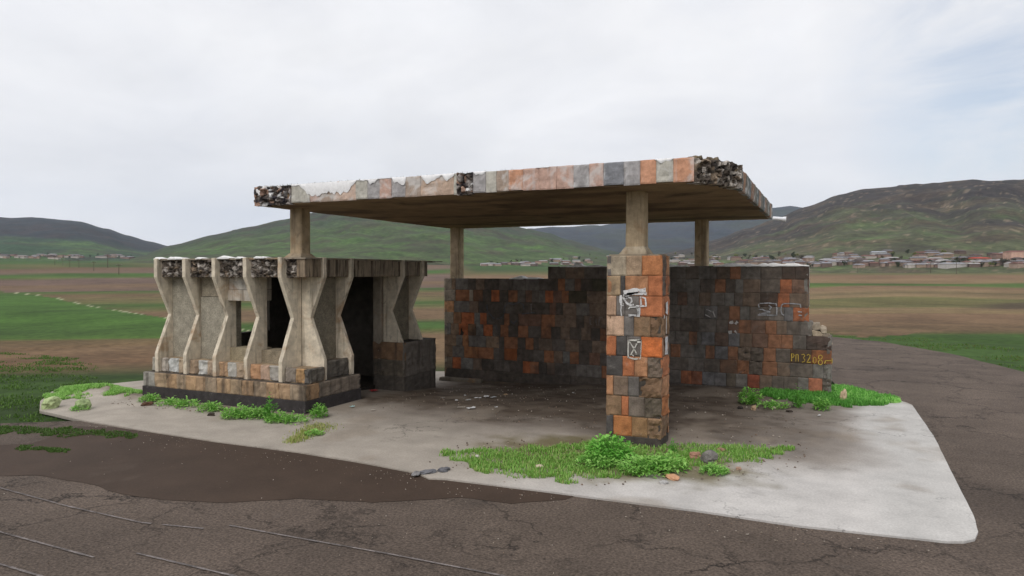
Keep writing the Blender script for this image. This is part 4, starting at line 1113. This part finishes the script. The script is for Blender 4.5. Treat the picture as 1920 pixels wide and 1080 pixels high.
GC2 = [S(150, 138, 124), S(120, 108, 96), S(170, 160, 148), S(96, 84, 74), S(130, 112, 98)]
grit(500, poly_sampler([(-4.8, 7.5), (-3.5, 7.0), (-1.8, 7.5), (-.6, 8.6), (0, 9.8), (-.6, 10.4), (-1.8, 9.9), (-3.2, 9.4), (-4.8, 8.3)], .1), pz, .006, .02, GC2)
grit(500, poly_sampler([(-12.0, 8.9), (-12.0, 8.2), (-7.7, 8.4), (-7.4, 9.6), (-7.9, 9.0)], .1), pz, .006, .018, GC2)
grit(700, poly_sampler([(-7.8, 9.8), (-2.9, 9.9), (-.3, 10.2), (-.6, 14.3), (-7.6, 14.4)], .1), pz, .006, .02, GC2)
def road_edge():
    u = rnd.uniform(-10.5, .9); return u, 6.93 - abs(rnd.gauss(0, .25)) - .1 * smooth(-6, -10, u) * -1
grit(380, road_edge, lambda x, y: .01, .004, .011, GC2)
grit(250, lambda: (rnd.uniform(-9, 5), rnd.uniform(3.2, 6.8)), lambda x, y: .006, .004, .010, GC2)
tag(b.build('gravel', M['stone']), 'loose grit scattered over the pavement and the road edge', 'gravel', kind='stuff')

# ------------------------------------------------------------------ stones and litter
def stone(x, y, r, col, lab, flat=.6, z=None, name='stone', cat='stone', grp='loose stones around the shelter'):
    p = onZ(x, y, .03); p.z = (pad_z(p.x, p.y) + .028 if z is None else z)
    b = MB(); rock(b, (0, 0, r[2] * .55), r, col, rnd.random() * 60, n=3)
    o = b.build(name, M['stone']); o.location = p; o.rotation_euler = (0, 0, rnd.uniform(0, 6)); tag(o, lab, cat, grp)
stone(1260, 897, (.10, .06, .03), S(206, 158, 124), 'flat orange stone in front of the pillar grass')
stone(1330, 866, (.10, .08, .09), S(120, 116, 112), 'upright grey rock right of the stone pillar')
stone(1302, 858, (.09, .06, .045), S(168, 128, 108), 'pinkish stone just right of the pillar foot')
stone(1245, 906, (.05, .04, .02), S(170, 168, 166), 'small grey stone beside the flat orange stone')
stone(1012, 878, (.05, .035, .03), S(196, 182, 160), 'beige stone on the left part of the pillar grass')
stone(1085, 873, (.05, .03, .025), S(186, 164, 138), 'tan stone left of the pillar in the grass')
stone(895, 858, (.03, .03, .025), S(206, 200, 190), 'small whitish stone at the left tip of the pillar grass')
stone(1352, 846, (.05, .05, .03), S(150, 120, 100), 'small brown stone in the grass right of the grey rock')
stone(1385, 880, (.04, .03, .02), S(170, 140, 120), 'small tan stone at the right edge of the pillar grass')
stone(1582, 752, (.08, .05, .14), S(206, 180, 150), 'pale pointed stone at the right end of the back wall grass')
stone(1413, 768, (.05, .04, .05), S(176, 150, 122), 'small tan stone at the foot of the back wall grass')
stone(1452, 766, (.03, .03, .025), S(190, 176, 160), 'tiny pale stone in front of the back wall grass')
stone(96, 764, (.17, .12, .12), S(176, 190, 140), 'pale mossy boulder at the left end of the pavement')
stone(157, 766, (.11, .1, .11), S(150, 166, 120), 'smaller mossy boulder right of the pale boulder')
stone(802, 886, (.10, .06, .02), S(112, 112, 116), 'dark grey flat stone set in the pavement front edge')
stone(832, 882, (.08, .06, .025), S(104, 104, 108), 'blue grey cobble right of the flat stone at the pavement edge')
stone(780, 889, (.08, .05, .018), S(130, 128, 128), 'grey cobble left of the flat stone at the pavement edge')
stone(396, 779, (.06, .04, .03), S(70, 62, 54), 'dark clod on the pavement before the kiosk')
stone(276, 760, (.10, .06, .04), S(96, 72, 58), 'brown clod under the weeds at the left of the kiosk')
stone(948, 731, (.05, .04, .035), S(150, 128, 100), 'small tan stone on the dark floor before the back wall', z=-.1)
stone(1388, 766, (.05, .04, .03), S(60, 54, 50), 'black clod left of the tan stone at the back wall')
stone(1480, 772, (.05, .05, .02), S(66, 58, 52), 'dark clod on the floor in front of the wall weeds')


def scrap(x, y, sx, sy, col, lab, name='litter', cat='litter'):
    p = onZ(x, y, -.02)
    if 'doorway' in lab: p = Vector((-8.45, 11.55, 0))
    p.z = pad_z(p.x, p.y) + .035
    b = MB(); sd_ = rnd.random() * 50
    def fn(i, j):
        q, t = i / 6 - .5, j / 5 - .5
        n_ = noise.fractal(Vector((q * 2.2 + sd_, t * 2.2, 0)), 1, 2, 3)
        return (sx * (q + .12 * n_), sy * (t + .15 * n_), .012 + .35 * min(sx, sy) * abs(n_)), tuple(c * (1 + .1 * n_) for c in col)
    b.grid(6, 5, fn); o = b.build(name, M['plastic']); o.location = p; o.rotation_euler = (0, 0, rnd.uniform(0, 3))
    m = o.modifiers.new('Solidify', 'SOLIDIFY'); m.thickness = .002
    tag(o, lab, cat, 'litter on the shelter floor')
LW = S(206, 206, 206)
for a in ((896, 748, .14, .08, LW, 'white plastic scrap on the dark floor, left of the pair of bags'), (912, 744, .10, .10, LW, 'crumpled white bag in the middle of the floor litter'), (925, 746, .14, .06, S(190, 196, 200), 'pale strip of plastic right of the crumpled bag'),
          (883, 772, .14, .09, LW, 'white crushed wrapper nearest the road on the dark floor'), (878, 754, .08, .07, S(170, 172, 170), 'grey scrap just behind the crushed wrapper'), (856, 755, .06, .05, LW, 'small white scrap at the left of the floor litter'),
          (872, 741, .04, .04, LW, 'tiny white scrap farthest back in the floor litter'), (865, 770, .14, .03, S(180, 172, 160), 'thin beige strip left of the crushed wrapper'), (830, 749, .10, .03, S(150, 144, 136), 'dull flat strip at the left of the floor litter'),
          (660, 769, .07, .06, S(170, 206, 204), 'pale turquoise scrap beside the kiosk plinth corner'), (1398, 757, .16, .08, S(166, 184, 194), 'bluish plastic bag by the bush at the back wall'), (1180, 766, .08, .04, LW, 'white paper scrap behind the pillar'),
          (1536, 786, .08, .04, LW, 'small white scrap on the floor before the wall end'), (538, 785, .16, .07, S(190, 178, 160), 'pale stone coloured wrapper below the weeds at the kiosk'), (690, 717, .16, .14, S(170, 60, 64), 'red wrapper in the kiosk doorway'),
          (930, 770, .05, .04, LW, 'small white scrap right of the crushed wrapper'), (1075, 735, .05, .03, LW, 'white speck of litter near the back wall'), (700, 776, .08, .05, S(176, 168, 156), 'beige scrap on the pavement before the kiosk door')):
    scrap(*a)

# ------------------------------------------------------------------ far village, trees and poles
HW = [S(168, 146, 132), S(146, 122, 112), S(184, 174, 166), S(112, 96, 88), S(154, 134, 118)]
HR = [S(116, 114, 118), S(140, 139, 144), S(116, 84, 76), S(92, 82, 80), S(160, 156, 154)]
def house_parts(L, W, H, rise, wc_, rc):
    b = MB(); b.box(-L / 2, L / 2, -W / 2, W / 2, -4, H, wc_)
    r = MB(); e = .4
    A = [r.vert(p, rc) for p in ((-L / 2 - e, -W / 2 - e, H), (L / 2 + e, -W / 2 - e, H), (L / 2 + e, W / 2 + e, H), (-L / 2 - e, W / 2 + e, H), (-L / 2 + W * .15, 0, H + rise), (L / 2 - W * .15, 0, H + rise))]
    for f in ((0, 1, 5, 4), (2, 3, 4, 5), (1, 2, 5), (3, 0, 4), (3, 2, 1, 0)): r.face(*(A[i] for i in f))
    return b, r
PROTO = {}
def house(x, y, kind, L, W, H, wc_, rc, lab, grp, rise=1.1):
    p = terrain_hit(x, y)
    if not p: return
    key = (kind, wc_, rc)
    root = empty('house', p, lab, 'house', grp)
    root.rotation_euler = (0, 0, YAW + rnd.uniform(-.35, .35))
    if key not in PROTO:
        ms = []
        for nm, bb_ in zip(('wall', 'roof'), house_parts(L, W, H, rise, wc_, rc)):
            o = bb_.build(nm, M['house']); ms.append(o.data); bpy.data.objects.remove(o)
        PROTO[key] = ms
    for nm, me_ in zip(('wall', 'roof'), PROTO[key]):
        o = bpy.data.objects.new(nm, me_); COL.objects.link(o); o.parent = root
    return root
CN = ['pinkish stone', 'brownish stone', 'whitewashed', 'dark stone', 'tan stone']; RN = ['grey metal', 'pale metal', 'rusty red', 'dark', 'whitish']
def village(n, spots, grp, where, sizes):
    for i in range(n):
        x, y = spots(); k = rnd.randrange(3); wi, ri = rnd.randrange(5), rnd.randrange(5)
        L, W, H = sizes[k]
        house(x, y, grp + str(k), L, W, H, HW[wi], HR[ri], f'{("small", "long low", "squat")[k]} {CN[wi]} house with {RN[ri]} roof, {where}', f'{("small", "long low", "squat")[k]} {CN[wi]} houses with {RN[ri]} roofs, {where}')
SZ = [(8, 6, 2.4), (13, 6, 2.2), (9, 8, 3.2)]
def sp_right():
    if rnd.random() < .72: return rnd.uniform(1500, 1990), rnd.gauss(497, 3)
    return rnd.uniform(1560, 1990), rnd.uniform(474, 494)
def sp_mid():
    x = rnd.uniform(905, 1330); return x, rnd.uniform(497 - 16 * smooth(900, 1150, x), 499)
def sp_mid2(): return rnd.uniform(1330, 1520), rnd.uniform(485, 499)
def sp_left(): return rnd.uniform(-60, 245), rnd.gauss(482.5, 1.4)
village(130, sp_right, 'right', 'in the right hand village', SZ); village(80, sp_mid, 'middle', 'above the back wall middle', SZ); village(46, sp_mid2, 'shelter', 'above the back wall right half', SZ)
village(48, sp_left, 'left', 'in the far left village', [(14, 9, 3.2), (22, 9, 3.2), (11, 10, 4.5)])
r_ = house(1792, 501, 'barn', 30, 8, 2.6, S(186, 180, 176), S(160, 160, 164), 'long white barn at the front edge of the village on the right', None)
r_ = house(1836, 494, 'redroof', 15, 10, 4, S(176, 148, 132), S(176, 76, 60), 'house with a bright red roof in the village on the right', None)
r_ = house(1647, 479, 'palefarm', 14, 8, 2.8, S(170, 168, 166), S(166, 170, 176), 'pale grey farmhouse standing alone above the village on the right', None)
r_ = house(1908, 486, 'pinkhall', 18, 11, 6, S(206, 168, 150), S(132, 92, 84), 'large pink house with dark red roof at the right edge', None)

def tree_mesh(seed, h, w_, cols):
    g_ = random.Random(seed); t_ = MB(); c_ = MB()
    tube(t_, (0, 0, -1), (0, 0, h * .45), .18, 6, S(70, 60, 50), .15)
    for i in range(4):
        a = g_.uniform(0, 6.28); tube(t_, (0, 0, h * .35), (math.cos(a) * w_ * .3, math.sin(a) * w_ * .3, h * .7), .14, 5, S(70, 60, 50), .05)
    lobes = [(g_.uniform(-.35, .35) * w_, g_.uniform(-.35, .35) * w_, h * g_.uniform(.25, .8), w_ * g_.uniform(.2, .36)) for _ in range(7)]
    for i in range(420):
        lx, ly, lz, lr = g_.choice(lobes); d = Vector((g_.gauss(0, 1), g_.gauss(0, 1), g_.gauss(0, 1))).normalized() * lr * g_.random() ** .4
        p = Vector((lx, ly, lz)) + d; s_ = g_.uniform(.25, .6); c = g_.choice(cols)
        q = [p + Vector((g_.uniform(-s_, s_), g_.uniform(-s_, s_), g_.uniform(-s_, s_))) for _ in range(4)]
        c_.face(*(c_.vert(v, c) for v in q))
    a = t_.build('trunk', M['wood']); e = c_.build('crown', M['leaf']); r = (a.data, e.data)
    bpy.data.objects.remove(a); bpy.data.objects.remove(e); return r
TM = [(tree_mesh(1, 7, 6, [S(58, 70, 44), S(74, 84, 52), S(50, 58, 42)]), 'dark green'), (tree_mesh(2, 8, 6, [S(120, 128, 70), S(136, 136, 78), S(104, 112, 60)]), 'yellow green'), (tree_mesh(3, 9, 6, [S(88, 82, 66), S(100, 92, 76), S(76, 72, 58)]), 'bare brownish')]
def tree(x, y, k, where):
    p = terrain_hit(x, y)
    if not p: return
    root = empty('tree', p, f'small {TM[k][1]} tree among houses, {where}', 'tree', f'{TM[k][1]} village trees {where}')
    root.scale = (rnd.uniform(.4, .85),) * 3; root.rotation_euler = (0, 0, rnd.uniform(0, 6))
    for nm, me_ in zip(('trunk', 'crown'), TM[k][0]):
        o = bpy.data.objects.new(nm, me_); COL.objects.link(o); o.parent = root
for i in range(60): x, y = sp_right(); tree(x, y + 1.5, rnd.choice((0, 0, 1, 2)), 'in the right hand village')
for i in range(45): x, y = sp_mid(); tree(x, y - 4, rnd.choice((0, 0, 2, 1)), 'above the back wall middle')
for i in range(34): x, y = sp_mid2(); tree(x, y - rnd.uniform(0, 9), rnd.choice((0, 0, 2, 1)), 'above the back wall right half')
for i in range(24): x, y = sp_left(); tree(x, y, 0, 'in the far left village')

def pole(x, y, hpx, lab, arm=True):
    p = terrain_hit(x, y); 
    if not p: return
    r = math.hypot(p.x, p.y); h = hpx * r / FPX
    root = empty('utility_pole', p, lab, 'utility pole', 'utility poles in the fields'); root.rotation_euler = (0, 0, YAW)
    b = MB(); w_ = max(.12, h * .025); tube(b, (0, 0, -.5), (0, 0, h), w_, 8, S(92, 84, 74), w_ * .7); o = b.build('mast', M['wood']); o.parent = root
    b = MB(); b.box(-h * .28, h * .28, -w_ * .6, w_ * .6, h * .88, h * .88 + w_ * 1.4, S(92, 84, 74)); o = b.build('cross_arm', M['wood']); o.parent = root
    if arm:
        b = MB()
        for sx in (-.25, 0, .25): tube(b, (h * sx, 0, h * .88 + w_), (h * sx, 0, h * .97), w_ * .6, 6, S(150, 150, 150))
        o = b.build('insulators', M['plastic']); o.parent = root
for a in ((223, 515, 17, 'thick utility pole nearest the kiosk in the left field'), (202, 502, 22, 'tall thin utility pole left of the nearest one in the left field'), (176, 508, 15, 'utility pole third from the kiosk in the left field'),
          (148, 502, 13, 'utility pole in the middle of the row in the left field'), (131, 501, 12, 'short utility pole beside the middle one in the left field'), (103, 497, 14, 'utility pole near the left end of the row of poles'), (118, 498, 10, 'smallest utility pole in the row in the left field'),
          (1793, 514, 18, 'dark utility pole in front of the white barn'), (1608, 512, 14, 'utility pole at the village edge right of the back wall'), (1745, 512, 17, 'thin utility pole left of the white barn')): pole(*a)

# ------------------------------------------------------------------ haze over the valley
m = bpy.data.materials.new('haze'); m.use_nodes = True; t = NT(m.node_tree)
pv = t.n('ShaderNodeVolumePrincipled'); pv.inputs['Density'].default_value = .00005; pv.inputs['Color'].default_value = (.70, .82, 1, 1)
oo = t.n('ShaderNodeOutputMaterial'); t.l(pv.outputs[0], oo.inputs['Volume'])
b = MB(); b.box(-9800, 9800, -9800, 9800, -130, 1100); hz = b.build('haze', m); tag(hz, kind='stuff')
